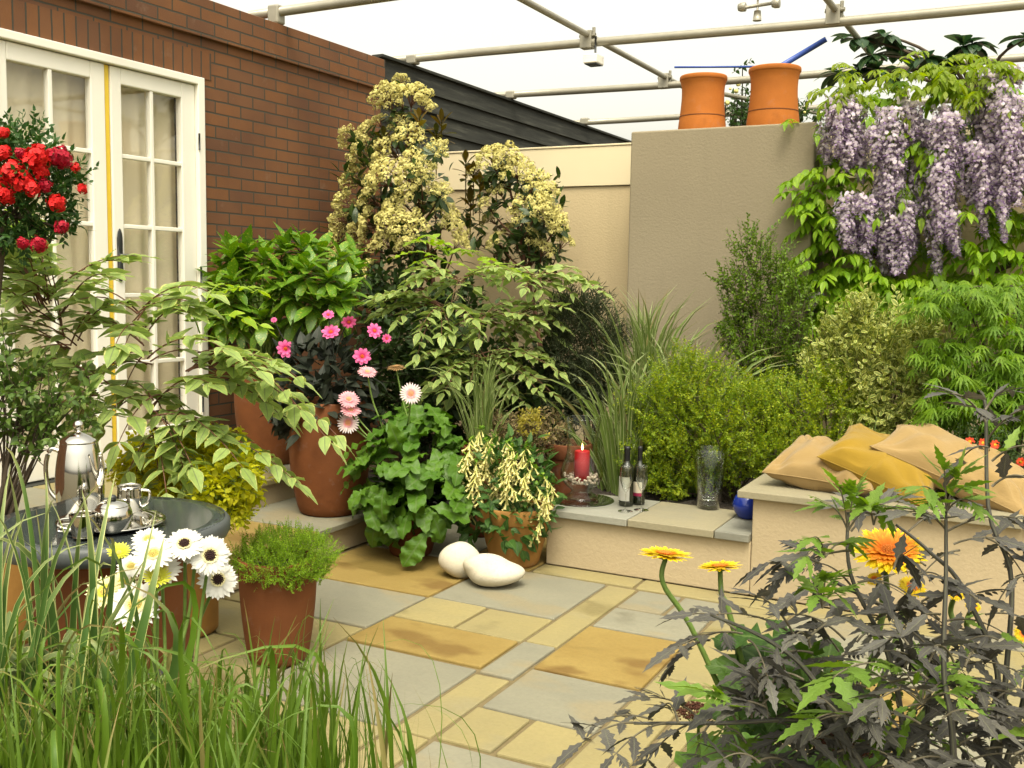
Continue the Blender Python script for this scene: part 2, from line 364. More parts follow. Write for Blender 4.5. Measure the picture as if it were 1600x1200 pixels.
M_curtain = plain('cream_curtain', (.72, .64, .45), .9, .08, 6, .1)
def tim():
    s = N('black_timber', .8, .25); ob = s.coord((6, .6, 9)); n1 = s.noise(ob, 3, 6, .65); s.col(s.ramp(n1, [(.25, (.012, .013, .011)), (.55, (.032, .033, .027)), (.78, (.085, .085, .068))])); s.bump(n1, .5, .008); return s.m
M_timber = tim()
M_tube = plain('galvanised_tube', (.30, .28, .22), .45, .2, 12, .1, .002, .35)
def thin_ior(s, v):
    g = s.n('NewGeometry'); return s.mrange(g.outputs['Backfacing'], 0.0, 1.0, v, 1/v)
def pane_mat():
    s = N('window_glass', .02); g = s.n('BsdfGlossy'); g.inputs['Roughness'].default_value = .015; t = s.n('BsdfTransparent'); f = s.n('Fresnel'); s.l(thin_ior(s, 1.5), f.inputs[0])
    mx = s.n('MixShader'); s.l(s.math('ADD', s.math('MULTIPLY', f.outputs[0], .9), .02), mx.inputs[0]); s.l(t.outputs[0], mx.inputs[1]); s.l(g.outputs[0], mx.inputs[2]); s.l(mx.outputs[0], s.out.inputs[0]); return s.m
M_pane = pane_mat()

def structure(o): o['kind'] = 'structure'; return o

# ================= ground and paving =================
g = G(); g.add([(-300, -300, -.06), (300, -300, -.06), (300, 300, -.06), (-300, 300, -.06)], [(0, 1, 2, 3)])
structure(g.build('ground', plain('earth', (.10, .085, .05), .95, .3, 3, .3, .02), smooth=False))
g = G(); GR, TA, OC = 0, 1, 2
def slab(x0, x1, y0, y1, m):
    k = .0085; z = rng.normal(0, .0015)
    box(g, x0+k, x1-k, y0+k, y1-k, -.04, z, m, .0022, rng.random())
xa, xb = -1.752, -1.598      # the long narrow strip
for y0, y1, m in ((3.485, 4.35, TA), (3.115, 3.485, GR), (2.58, 3.115, TA), (2.0, 2.58, TA), (1.2, 2.0, GR), (.2, 1.2, TA)): slab(xa, xb, y0, y1, m)
for r in [(-2.363, xa, 3.78, 4.36, GR), (-2.363, -2.063, 3.474, 3.78, TA), (-2.063, xa, 3.474, 3.78, TA), (-2.363, xa, 3.15, 3.474, OC), (-2.363, xa, 2.58, 3.15, GR),
          (-2.363, -2.06, 2.2, 2.58, TA), (-2.06, xa, 2.2, 2.58, TA), (-2.363, xa, 1.6, 2.2, GR), (-2.363, xa, .6, 1.6, OC),
          (-3.14, -2.363, 3.77, 4.36, OC), (-2.96, -2.363, 3.30, 3.77, GR), (-3.14, -2.96, 3.30, 3.77, TA), (-3.14, -2.363, 2.96, 3.30, TA), (-3.14, -2.72, 2.4, 2.96, TA), (-2.72, -2.363, 2.4, 2.96, TA), (-3.14, -2.363, 1.6, 2.4, GR), (-3.14, -2.363, .6, 1.6, TA),
          (-3.14, -2.55, 4.36, 5.0, GR), (-2.55, -2.16, 4.36, 5.0, OC),
          (-2.16, -1.63, 4.36, 4.52, TA), (-1.63, -.95, 4.36, 4.52, TA), (-.95, -.3, 4.36, 4.52, TA), (-.3, .5, 4.36, 4.52, GR),
          (xb, -1.382, 4.065, 4.35, GR), (-1.382, -1.178, 4.065, 4.35, GR), (xb, -1.178, 3.785, 4.065, GR), (xb, -1.178, 3.25, 3.785, OC), (xb, -1.178, 2.86, 3.25, GR),
          (xb, -1.393, 2.585, 2.86, TA), (-1.393, -1.178, 2.585, 2.86, TA), (xb, -1.178, 2.0, 2.585, GR), (xb, -1.178, 1.2, 2.0, OC),
          (-1.178, -.9, 3.4, 4.36, TA), (-1.178, -1.0, 2.45, 3.4, TA), (-1.0, -.9, 2.45, 3.4, TA), (-.9, -.3, 3.75, 4.36, GR), (-.9, -.3, 3.2, 3.75, OC), (-.9, -.3, 2.6, 3.2, TA), (-1.178, -.6, 1.9, 2.45, TA), (-.6, 0.1, 1.9, 2.6, GR),
          (-.3, .5, 3.6, 4.36, TA), (-.3, .5, 2.6, 3.6, GR), (-1.178, -.2, 1.0, 1.9, TA), (-.2, .8, 1.0, 1.9, OC), (.1, .8, 1.9, 2.6, TA), (.5, 1.5, 1.9, 4.52, TA)]: slab(*r)
g.add([(-3.2, -.5, -.009), (2, -.5, -.009), (2, 5.2, -.009), (-3.2, 5.2, -.009)], [(0, 1, 2, 3)], m=3)
structure(g.build('patio_paving', [M_grey, M_tan, M_ochre, M_mortar], smooth=False, bevel=.006))

# two broad stone steps in front of the doors
t = thing('stone_steps', 'two low stone steps with flagstone treads in front of the white doors', 'steps', (-3.5, 4.2, 0))
g = G()
box(g, -4.62, -3.16, .6, 5.6, 0, .118); g.build('riser', M_bench, t, False)
g = G(); box(g, -4.62, -3.75, .6, 5.6, .118, .262); g.build('riser', M_bench, t, False)
g = G()
for y0, y1, m in ((.6, 1.6, TA), (1.6, 2.5, GR), (2.5, 3.3, OC), (3.3, 3.98, OC), (3.98, 4.7, GR), (4.7, 5.6, TA)): box(g, -3.775, -3.135, y0+.003, y1-.003, .12, .15, m, .001, rng.random())
g.build('tread', [M_grey, M_tan, M_ochre], t, False, .004)
g = G()
for y0, y1, m in ((.6, 1.7, GR), (1.7, 2.6, TA), (2.6, 3.5, GR), (3.5, 4.45, TA), (4.45, 5.6, GR)): box(g, -4.63, -3.72, y0+.003, y1-.003, .264, .295, m, .001, rng.random())
g.build('tread', [M_grey, M_tan, M_ochre], t, False, .004)

# ================= brick building with french doors =================
XF = -4.66
bd = thing('brick_building', 'red brick house wall with projecting parapet band and white glazed double doors', 'building', (XF, 3.5, 0))
g = G()
Y0, Y1, ZD, ZT = 3.33, 4.80, .30, 2.585
box(g, -4.95, XF, -3, Y0, 0, 2.825); box(g, -4.95, XF, Y1, 6.68, 0, 2.825); box(g, -4.95, XF, Y0, Y1, 2.585+.16, 2.825); box(g, -4.95, XF, Y0, Y1, 0, ZD-.03)
box(g, -9, -4.95, 6.4, 6.68, 0, 2.825); box(g, -9, -4.95, -3, -2.7, 0, 2.825); box(g, -9, -8.7, -2.7, 6.4, 0, 2.825)
g.build('wall', M_brick, bd, False)
g = G(); box(g, -4.97, XF+.028, -3.03, 6.70, 2.825, 3.055); g.build('parapet_band', M_brick, bd, False, .004)
g = G(); box(g, -4.93, XF+.004, Y0-.075, Y1+.075, ZT, ZT+.16); g.build('soldier_course', M_sold, bd, False)
g = G(); box(g, -9, -4.97, -3, 6.68, 2.83, 2.95); g.build('roof', M_mortar, bd, False)
g = G(); box(g, -8.7, -4.95, -2.7, 6.4, .2, .28); box(g, -6.2, -6.15, -2.7, 6.4, .28, 2.8); g.build('interior', M_curtain, bd, False)
# door frame
g = G(); fx0, fx1 = XF-.09, XF+.022
box(g, fx0, fx1, Y0, Y0+.055, ZD, ZT); box(g, fx0, fx1, Y1-.055, Y1, ZD, ZT); box(g, fx0, fx1, Y0+.055, Y1-.055, ZT-.045, ZT)
fr = g.build('door_frame', M_white, bd, False, .005)
g = G(); box(g, XF-.12, XF+.05, Y0, Y1, ZD-.028, ZD); g.build('threshold', M_timber, bd, False, .004)
def door(y0, y1, glz, mid):
    gz0, gz1 = .495, 2.445; dx0, dx1 = XF-.055, XF-.006; g = G(); zb, zt = ZD+.006, ZT-.05
    box(g, dx0, dx1, y0, glz[0], zb, zt); box(g, dx0, dx1, glz[1], y1, zb, zt)
    box(g, dx0, dx1, glz[0], glz[1], zb, gz0); box(g, dx0, dx1, glz[0], glz[1], gz1, zt)
    o = g.build('door', M_white, bd, False, .006)
    g = G(); bars = [gz0+(gz1-gz0)*k/5 for k in range(1, 5)]
    box(g, dx0+.006, dx1-.004, mid-.0125, mid+.0125, gz0, gz1)
    for z in bars: box(g, dx0+.008, dx1-.006, glz[0], mid-.0125, z-.012, z+.012); box(g, dx0+.008, dx1-.006, mid+.0125, glz[1], z-.012, z+.012)
    g.build('glazing_bar', M_white, o, False, .004)
    g = G(); xm = (dx0+dx1)/2-.004
    box(g, xm-.002, xm+.002, glz[0]-.004, glz[1]+.004, gz0-.004, gz1+.004); g.build('pane', M_pane, o, False)
    g = G(); n = 120; yy = np.linspace(glz[0]-.05, glz[1]+.05, n); w = XF-.115+.008*np.sin(yy*52)+.007*np.sin(yy*23+1)
    V = np.concatenate([np.stack([w+q, yy, np.full(n, z)], -1) for q in (0, -.006) for z in (.32, 2.5)]); i = np.arange(n-1)
    g.add(V, np.concatenate([np.stack([i, i+1, n+i+1, n+i], -1), np.stack([2*n+i, 3*n+i, 3*n+i+1, 2*n+i+1], -1)])); g.build('curtain', M_curtain, o)
    return o
dl = door(3.39, 4.073, (3.474, 3.978), 3.727); dr = door(4.112, 4.742, (4.186, 4.634), 4.408)
g = G(); box(g, XF-.05, XF-.014, 4.078, 4.107, ZD+.006, ZT-.05); g.build('yellow_strip', M_yellow, bd, False, .002)
g = G(); ball(g, (XF+.0, 4.148, 1.575), (.008, .02, .075), 14, 10); box(g, XF-.006, XF+.004, 4.132, 4.164, 1.37, 1.60); ball(g, (XF+.002, 4.148, 1.41), (.008, .02, .06), 14, 10)
tube(g, [(XF, 4.148, 1.50), (XF+.045, 4.148, 1.50), (XF+.05, 4.16, 1.50), (XF+.05, 4.25, 1.497)], .009, 10); g.build('handle', M_iron, dr, True, 0)
for z in (2.2, 1.4, .6):
    g = G(); tube(g, [(fx1+.003, 4.744, z-.05), (fx1+.003, 4.744, z+.05)], .006, 8); g.build('hinge', M_iron, dr)

# black boarded fence past the brick wall
t = thing('black_fence', 'tall black horizontal board fence beyond the end of the brick wall', 'fence', (XF, 9.2, 0)); g = G()
for k in range(20):
    z = .05+k*.151
    for q in range(3):
        y0 = 6.705+q*1.8+(k % 2)*.3*(q > 0); y1 = 6.705+(q+1)*1.8+(k % 2)*.3 if q < 2 else 12.1
        V = [(XF-.03, y0, z), (XF-.008, y0, z), (XF-.03, y1, z), (XF-.008, y1, z), (XF-.055, y0, z+.165), (XF-.035, y0, z+.165), (XF-.055, y1, z+.165), (XF-.035, y1, z+.165)]
        g.add(V, [(0, 2, 3, 1), (4, 5, 7, 6), (0, 1, 5, 4), (1, 3, 7, 5), (3, 2, 6, 7), (2, 0, 4, 6)])
g.build('board_panel', M_timber, t, False)
for y in (6.8, 8.5, 10.3, 12.05):
    g = G(); box(g, XF-.16, XF-.06, y-.045, y+.045, 0, 3.05); g.build('post', M_timber, t, False, .004)
g = G(); box(g, XF-.10, XF+.0, 6.705, 12.1, 3.085, 3.105); g.build('capping', M_timber, t, False)

# cream rear wall and its smooth top board
YB = 6.7
t = thing('cream_wall', 'cream rendered rear garden wall topped by a smooth pale board', 'wall', (-2, YB, 0))
g = G(); box(g, -4.65, 3.2, YB, YB+.18, 0, 2.055); g.build('rendered_wall', M_cream, t, False, .004)
g = G(); box(g, -4.65, 3.2, YB-.014, YB+.16, 2.058, 2.325); box(g, -4.65, 3.2, YB-.02, YB+.17, 2.327, 2.34); g.build('top_board', M_board, t, False, .003)
# chimney breast
YC = 6.28
t = thing('chimney_stack', 'square taupe rendered chimney stack standing in front of the cream wall', 'chimney', (-1.85, YC, 0))
ca, cb_ = WY(986, 205, YC), WY(1275, 187, YC)
g = G(); box(g, ca[0], cb_[0], YC, YB-.022, 0, 2.352); g.build('stack', M_taupe, t, False, .012, 3)
M_terra = None

# ================= benches =================
YF = 4.518
t = thing('low_bench', 'low cream rendered bench wall with a grey flagstone top', 'bench', (-1.65, 4.7, 0))
g = G(); box(g, -2.150, -1.135, YF, 4.93, 0, .246); g.build('base', M_bench, t, False, .006)
g = G(); box(g, -2.168, -1.72, YF-.03, 4.96, .248, .284, 0, .001, .2); box(g, -1.714, -1.30, YF-.03, 4.96, .248, .284, 1, .001, .4); box(g, -1.294, -1.137, YF-.03, 4.96, .248, .284, 0, .001, .7)
M_cgrey = stone_mat('pale_grey_coping', (.27, .265, .215), (.22, .215, .175), (.27, .23, .14), .5); M_ctan = stone_mat('buff_coping', (.28, .245, .155), (.245, .22, .145), (.22, .205, .15), .5)
g.build('coping', [M_cgrey, M_ctan], t, False, .004)
t = thing('tall_bench', 'tall cream rendered bench wall with a buff stone top carrying cushions', 'bench', (-.3, 4.75, 0))
g = G(); box(g, -1.133, 1.2, YF+.003, 5.06, 0, .447); g.build('base', M_bench, t, False, .006)
g = G()
for x0, x1, m in ((-1.195, -.62, 1), (-.614, -.05, 1), (-.044, .6, 0), (.606, 1.22, 1)): box(g, x0, x1, YF-.035, 5.09, .449, .482, m, .001, rng.random())
g.build('coping', [M_cgrey, M_ctan], t, False, .004)
# planting beds
g = G()
for x0, x1, y0, y1, z in ((-2.15, -1.14, 4.965, 6.27, .262), (-1.13, 1.5, 5.095, 6.68, .40), (-4.62, -2.16, 5.02, 6.68, .20)):
    nx, ny = 24, 20; X, Yg = np.meshgrid(np.linspace(x0, x1, nx), np.linspace(y0, y1, ny)); Z = z+.02*np.sin(X*9)*np.cos(Yg*7)+rng.normal(0, .008, X.shape)
    i = np.arange(ny-1)[:, None]*nx; j = np.arange(nx-1)[None]; k = len(X.ravel())
    g.add(np.stack([X, Yg, Z], -1).reshape(-1, 3), np.stack([i+j, i+j+1, i+nx+j+1, i+nx+j], -1).reshape(-1, 4))
structure(g.build('bed_soil', M_soil))
t = thing('bed_edging', 'low dark timber edging holding the soil behind the potted plants', 'edging', (-3, 5.0, 0))
g = G(); box(g, -4.6, -2.16, 4.985, 5.015, 0, .215); g.build('board', M_timber, t, False, .003)

# ================= scaffold roof frame =================
t = thing('scaffold_frame', 'overhead grid of galvanised scaffold tubes under the white sky', 'scaffold', (-1, 7.5, 3.15))
ty = (3.9, 5.5, 7.15, 8.85, 10.6); tx = (-3.15, -1.39, .4)
for y in ty:
    g = G(); p = np.linspace((-4.9, y, 3.145), (4.2, y, 3.10), 12); p[:, 2] += .012*np.sin(np.linspace(0, 9, 12)+y); tube(g, p, .031, 12); g.build('tube', M_tube, t)
for x in tx:
    g = G(); p = np.linspace((x, 2.6, 3.20), (x+.02, 11.2, 3.19), 12); tube(g, p, .022, 10); g.build('tube', M_tube, t)
for y in ty[1:]:
    for x in tx:
        g = G(); box(g, x-.045, x+.045, y-.04, y+.04, 3.10, 3.225); tube(g, [(x-.05, y-.02, 3.19), (x+.07, y-.02, 3.19)], .012, 8); tube(g, [(x+.05, y, 3.11), (x+.05, y, 3.245)], .010, 8); g.build('clamp', M_tube, t, False, .008)
    g = G(); box(g, -4.72, -4.63, y-.04, y+.04, 3.107 if y > 6 else 3.057, 3.18); g.build('clamp', M_tube, t, False, .012)
for y in (3.9, 10.6):
    g = G(); tube(g, [(4.2, y, -.05), (4.2, y, 3.14)], .03, 10); g.build('post', M_tube, t)
g = G(); a_ = WY(1045, 130, 8.9); b_ = WY(1420, 205, 10.2); tube(g, [a_, b_], .02, 8); g.build('brace', M_tube, t)

# small lamps on the frame
p = WY(928, 94, 7.12); t = thing('floodlight', 'small white box floodlight hanging under a scaffold tube', 'light', p)
g = G(); box(g, p[0]-.055, p[0]+.05, p[1]-.07, p[1]+.07, p[2]-.03, p[2]+.035); g.build('housing', M_white, t, False, .006)
g = G(); box(g, p[0]-.05, p[0]+.045, p[1]-.062, p[1]+.062, p[2]-.036, p[2]-.031); g.build('lens', plain('dark_lens', (.06, .065, .07), .2, .1), t, False)
g = G(); tube(g, [(p[0]+.01, p[1], p[2]+.035), (p[0]+.01, p[1], p[2]+.17)], .008, 8); g.build('bracket', M_iron, t)
p = WY(1183, 30, 7.15); t = thing('twin_spotlight', 'twin head spotlight standing on the scaffold tube above the chimney pots', 'light', p)
g = G(); tube(g, [p-[0, 0, .01], p+[0, 0, .055]], [.03, .022], 12); tube(g, [p+[0, 0, .05], p+[0, 0, .17]], .007, 8); tube(g, [p+[-.1, 0, .085], p+[.1, 0, .095]], .012, 8); g.build('mount', M_tube, t)
for q in (-1, 1):
    g = G(); lathe(g, [(.001, -.02), (.022, -.018), (.03, .0), (.031, .03), (.027, .034), (.001, .032)], (0, 0, 0), 16)
    me = g.mesh('lamp_head', M_tube); put('lamp_head', me, t, frames([p+[.115*q, 0, .09]], [(0, -.2, 1)], (1, 0, 0))[0] @ np.array(Matrix.Rotation(math.radians(70*q), 4, 'Z')))
# blue aerial behind the pots
c0 = WY(1219, 104, 9.0); t = thing('roof_aerial', 'blue metal aerial of two crossing bars behind the orange chimney pots', 'aerial', (c0[0], c0[1], 0))
M_blue = plain('blue_metal', (.035, .075, .30), .4, .15, 10, .03)
g = G(); tube(g, [c0, WY(1291, 61, 9.0)], .024, 10); g.build('bar', M_blue, t); g = G(); tube(g, [WY(1054, 105, 9.0), c0], .010, 8); g.build('bar', M_blue, t)
g = G(); tube(g, [(c0[0], c0[1], 0), c0], .022, 10); g.build('mast', M_tube, t)
# ================= pots =================
def terra(name, c, var=.2):
    s = N(name, .78, .25); ob = s.coord(); big = s.noise(ob, 5, 4); fine = s.noise(s.coord((1, 1, 12)), 30, 3)
    col = s.mix(s.mrange(big, .3, .7), tuple(x*(1-var) for x in c), tuple(x*(1+var) for x in c)); col = s.mix(s.mrange(s.noise(ob, 11, 5, .7), .58, .75, 0.0, .35), col, tuple(.5*x+.12 for x in c))
    col = s.mix(s.mrange(s.noise(ob, 3.5, 5, .6), .6, .72, 0.0, .5), col, tuple(.5*x for x in c)); s.col(col); s.bump(s.math('ADD', fine, s.noise(ob, 70, 3)), .25, .003); return s.m
M_terra = terra('terracotta', (.150, .050, .015)); M_terra_d = terra('dark_terracotta', (.12, .038, .012)); M_terra_o = terra('ochre_terracotta', (.27, .135, .032)); M_terra_b = terra('bright_terracotta', (.38, .118, .017), .14)
def pot(c, r_top, r_bot, h, label, mat, style='plain', group=None, cat='pot', name='terracotta_pot', belly=0.0, soil=True):
    t = thing(name, label, cat, c, group); c = np.asarray(c, float)
    g = G(); th = .018 if r_top > .1 else .012
    if style == 'plain':
        out = [(r_bot*.55, .001), (r_bot*.9, .0), (r_bot, .012)]+[(r_bot+(r_top-r_bot)*k**.8+belly*math.sin(math.pi*k), h*k) for k in np.linspace(.08, .965, 12)]
        out += [(r_top+.003, h*.985), (r_top-.002, h), (r_top-th*.7, h), (r_top-th, h*.985), (r_top-th-.004, h*.9), (r_top-th-.01, h*.86)]
    else:                                                     # flowerpot with a collar
        rc = r_top*.93
        out = [(r_bot*.55, .001), (r_bot*.92, .0), (r_bot, .01)]+[(r_bot+(rc-r_bot)*k, h*.72*k) for k in np.linspace(.1, 1, 8)]
        out += [(rc+.001, h*.735), (r_top-.004, h*.745), (r_top, h*.76), (r_top+.004, h*.97), (r_top, h*.995), (r_top-.006, h), (r_top-th, h*.99), (r_top-th-.006, h*.88)]
    lathe(g, out, c, 48); g.build('pot_body', mat, t)
    if soil:
        g = G(); n = 28; a = np.arange(n)/n*2*math.pi; rs = r_top-th-.004
        V = [c+[0, 0, h*.9]]+[c+[rs*math.cos(q), rs*math.sin(q), h*.88] for q in a]; g.add(V, None, [(0, 1+i, 1+(i+1) % n) for i in range(n)]); g.build('soil', M_soil, t)
    return t
# chimney pots
for (pa, pb, pt, lab) in ((1060, 1134, 120, 'bulging orange chimney pot, the one with bare stack top to its left'), (1167, 1248, 107, 'bulging orange chimney pot, the one beside the wisteria')):
    Yp = 6.49; cx = (pa+pb)/2; c = WY(cx, 190, Yp); c[2] = 2.353; r = (pb-pa)/2*m_px(c); top = WY(cx, pt, Yp)[2]; h = top-c[2]
    t = thing('chimney_pot', lab, 'chimney pot', c, 'orange chimney pots on the stack'); g = G()
    pr = smooth_prof([(r*1.0, 0), (r*.99, h*.12), (r*.93, h*.34), (r*.885, h*.6), (r*.895, h*.8), (r*.95, h*.9), (r*.985, h*.93), (r*.99, h*.97), (r*.96, h), (r*.88, h), (r*.82, h*.97), (r*.8, h*.7)], 60)
    lathe(g, pr, c, 48); g.build('pot_body', M_terra_b, t)
    g = G(); lathe(g, [(r*.955, h*.265), (r*.962, h*.275), (r*.955, h*.285)], c, 48); g.build('band', M_terra, t)
pot((-4.08, 4.72, .295), .205, .15, .60, 'large terracotta pot on the upper step holding the spotted laurel', M_terra, belly=.02)
pot((-3.36, 4.36, .15), .192, .160, .60, 'tall terracotta pot on the lower step holding dark leaved dahlias', M_terra, belly=.034)
pot((-2.83, 4.34, 0), .155, .105, .24, 'low terracotta pot under the big leaved pink gerbera', M_terra_d, 'collar')
pot((-2.29, 4.45, 0), .185, .118, .30, 'collared terracotta pot holding the pale yellow trumpet flowers', M_terra_o, 'collar')
pot((-2.44, 2.86, 0), .142, .105, .385, 'tapered terracotta pot topped with a fine mossy green mound', M_terra, belly=.006)
pg = WZ(286, 985, 0); pot((pg[0], pg[1], 0), .140, .135, .45, 'ochre terracotta pot of golden foliage behind the granite table', M_terra_o)
pl = W(8, 800, 3.45); pot((pl[0]-.04, pl[1], .15), .155, .12, .40, 'ochre terracotta pot at the foot of the white doors', M_terra_o)
pot((-2.30, 5.10, .20), .13, .10, .32, 'small terracotta pot of purple sage behind the yellow trumpets', M_terra_d, 'collar')
pot((-2.72, 4.88, 0), .12, .10, .50, 'tall narrow terracotta pot of ribbon grass behind the pink gerbera', M_terra_d)

# ================= granite table and silver tea things =================
def granite():
    s = N('black_granite', .10, .28); ob = s.coord(); v = s.n('TexVoronoi'); v.inputs['Scale'].default_value = 420; s.l(ob, v.inputs['Vector']); w = s.noise(ob, 320, 3)
    s.col(s.ramp(s.math('ADD', s.math('MULTIPLY', v.outputs['Distance'], .5), s.math('MULTIPLY', w, .6)), [(.3, (.008, .010, .012)), (.54, (.018, .022, .023)), (.70, (.09, .105, .10))])); return s.m
M_gran = granite(); M_gran_e = plain('honed_granite', (.055, .062, .062), .45, .3, 150, .1)
M_silver = plain('polished_silver', (.60, .58, .53), .07, .04, 8, .03, .002, 1.0)
tc = W(172, 812, 2.86); TZ = float(tc[2]); TR = .322
t = thing('granite_table', 'round black granite table on a terracotta base at left', 'table', (tc[0], tc[1], 0))
g = G(); lathe(g, [(.001, TZ-.058), (TR-.03, TZ-.058), (TR-.008, TZ-.05), (TR, TZ-.034), (TR, TZ-.012), (TR-.008, TZ-.002), (TR-.014, TZ)], (tc[0], tc[1], 0), 72); g.build('rim', M_gran_e, t)
g = G(); lathe(g, [(TR-.012, TZ-.006), (TR-.016, TZ+.0005), (TR-.05, TZ-.001), (.001, TZ-.001)], (tc[0], tc[1], 0), 72); g.build('tabletop', M_gran, t)
g = G(); lathe(g, [(.001, 0), (.13, 0), (.14, .02), (.20, .28), (.205, .30)], (tc[0], tc[1], 0), 48); lathe(g, [(.2, .33), (.21, .35), (.20, .60), (.22, .64), (.22, TZ-.06), (.001, TZ-.06)], (tc[0], tc[1], 0), 48); g.build('base', M_terra, t)
g = G(); lathe(g, [(.195, .295), (.215, .30), (.218, .33), (.2, .34)], (tc[0], tc[1], 0), 48); g.build('band', M_iron, t)
tr_ = W(174, 812, 2.80); tr_[2] = TZ
t = thing('silver_tray', 'oval silver tray on the granite table', 'tray', tr_); g = G()
lathe(g, [(.001, .006), (.10, .006), (.104, .007), (.112, .012), (.140, .015), (.146, .016), (.147, .013), (.13, .009), (.10, .001), (.001, .001)], tr_, 64, sx=1.0, sy=.92); g.build('tray_plate', M_silver, t)
tz = TZ+.007
p = W(126, 800, 2.88); p[2] = tz; t = thing('coffee_pot', 'tall polished silver coffee pot with a ball knob', 'coffee pot', p); s_ = 2.88/F
R_ = 35*s_; hh = .205
g = G(); lathe(g, smooth_prof([(.0005, 0), (R_*.86, .0), (R_*.92, .006), (R_*1.02, hh*.3), (R_*1.0, hh*.6), (R_*.88, hh*.86), (R_*.80, hh*.97), (R_*.77, hh)], 40), p, 48); g.build('pot_body', M_silver, t)
g = G(); lathe(g, [(R_*.79, hh), (R_*.80, hh+.004), (R_*.74, hh+.010), (R_*.45, hh+.022), (R_*.14, hh+.028), (.006, hh+.031), (.005, hh+.036)], p, 40); li = g.build('lid', M_silver, t)
g = G(); ball(g, p+[0, 0, hh+.048], .0145, 20, 14); g.build('knob', M_silver, li)
lv = -RT; g = G(); tube(g, spline([p+lv*R_*.88+[0, 0, hh*.88], p+lv*(R_*1.28)+[0, 0, hh*.9], p+lv*(R_*1.5)+[0, 0, hh*.66], p+lv*(R_*1.38)+[0, 0, hh*.36], p+lv*R_*.98+[0, 0, hh*.2]], 24), .0062, 10); g.build('handle', M_silver, t)
g = G(); tube(g, spline([p+RT*R_*.9-FW*.01+[0, 0, hh*.45], p+RT*R_*1.15-FW*.03+[0, 0, hh*.62], p+RT*R_*1.22-FW*.045+[0, 0, hh*.86]], 12), np.linspace(.014, .006, 12), 12); g.build('spout', M_silver, t)
p = W(177, 817, 2.70); p[2] = tz; t = thing('sugar_bowl', 'round silver sugar bowl with a black knob on its lid', 'sugar bowl', p); s_ = 2.70/F; R_ = 29*s_
g = G(); lathe(g, smooth_prof([(.0005, 0), (R_*.62, 0), (R_*.9, R_*.42), (R_, R_*.85), (R_*.93, R_*1.22), (R_*.8, R_*1.42)], 30), p, 40); g.build('bowl', M_silver, t)
g = G(); lathe(g, smooth_prof([(R_*.83, R_*1.41), (R_*.83, R_*1.46), (R_*.6, R_*1.64), (R_*.25, R_*1.74), (.004, R_*1.76)], 20), p, 40); li = g.build('lid', M_silver, t)
g = G(); ball(g, p+[0, 0, R_*1.86], (.010, .010, .008), 14, 10); g.build('knob', M_iron, li)
p = W(203, 788, 2.92); p[2] = tz; t = thing('milk_jug', 'small silver milk jug behind the sugar bowl', 'jug', p); R_ = .033
g = G(); lathe(g, smooth_prof([(.0005, 0), (R_*.8, 0), (R_*.98, .02), (R_*1.05, .045), (R_*1.0, .068), (R_*1.02, .076), (R_*.96, .076), (R_*.92, .06), (R_*.9, .02), (.001, .012)], 40), p, 36); g.build('jug_body', M_silver, t)
g = G(); tube(g, spline([p+RT*R_+[0, 0, .065], p+RT*R_*1.7+[0, 0, .06], p+RT*R_*1.55+[0, 0, .03], p+RT*R_*1.0+[0, 0, .018]], 16), .004, 8); g.build('handle', M_silver, t)
p = W(130, 818, 2.64); p[2] = tz; t = thing('silver_cup', 'small silver cup with a looped handle in front of the coffee pot', 'cup', p); R_ = .034
g = G(); lathe(g, smooth_prof([(.0005, 0), (R_*.75, 0), (R_*.8, .006), (R_*.92, .03), (R_*1.0, .058), (R_*.95, .058), (R_*.86, .03), (.001, .01)], 32), p, 36); g.build('cup_body', M_silver, t)
for dz in (.0, .014):
    g = G(); tube(g, spline([p-RT*R_*.85+[0, 0, .048-dz], p-RT*R_*1.7+[0, 0, .044-dz], p-RT*R_*1.9+[0, 0, .028-dz], p-RT*R_*.8+[0, 0, .016]], 16), .0035, 8); g.build('handle', M_silver, t)

# ================= things on the low bench =================
def glass(name, tintc=(1, 1, 1), rough=0.0, k=.3, e=.5, pw=3.0):
    s = N(name, rough, .5); g = s.n('BsdfGlossy'); g.inputs['Roughness'].default_value = .02; t = s.n('BsdfTransparent'); t.inputs[0].default_value = (*tintc, 1); f = s.n('Fresnel'); s.l(thin_ior(s, 1.5), f.inputs[0])
    mx = s.n('MixShader'); lw = s.n('LayerWeight'); lw.inputs[0].default_value = .5; s.l(s.math('MULTIPLY_ADD', s.math('POWER', lw.outputs['Facing'], pw), e, s.math('MULTIPLY', f.outputs[0], k)), mx.inputs[0]); s.l(t.outputs[0], mx.inputs[1]); s.l(g.outputs[0], mx.inputs[2]); s.l(mx.outputs[0], s.out.inputs[0]); return s.m
M_glass = glass('clear_glass', (.96, .98, .96), k=.5, e=1.1, pw=2.2); M_lant = glass('lantern_glass', (.98, .985, .98), k=.3, e=1.0, pw=2.6); M_flu = glass('flute_crystal', (.93, .94, .92), k=1.5, e=.9, pw=1.8); M_wine = glass('green_bottle_glass', (.03, .05, .015)); M_bz = .284
M_wax = plain('red_wax', (.36, .006, .010), .4, .1, 10, .03); M_bottle = plain('dark_bottle_glass', (.012, .014, .006), .06, .2, 5, 0, spec=.7); M_foil = plain('black_foil', (.012, .012, .014), .35, .1, 10, .03)
p = WZ(908, 781, M_bz+.012); YL = p[1]; q = depth(p)/F
t = thing('glass_plate', 'round clear glass plate under the candle lantern', 'plate', (p[0], p[1], M_bz)); R_ = 52*q
g = G(); lathe(g, [(.001, .002), (R_*.55, .001), (R_*.98, .010), (R_, .012), (R_*.98, .014), (R_*.55, .006), (.001, .006)], (p[0], p[1], M_bz+.001), 56); g.build('plate_body', M_glass, t)
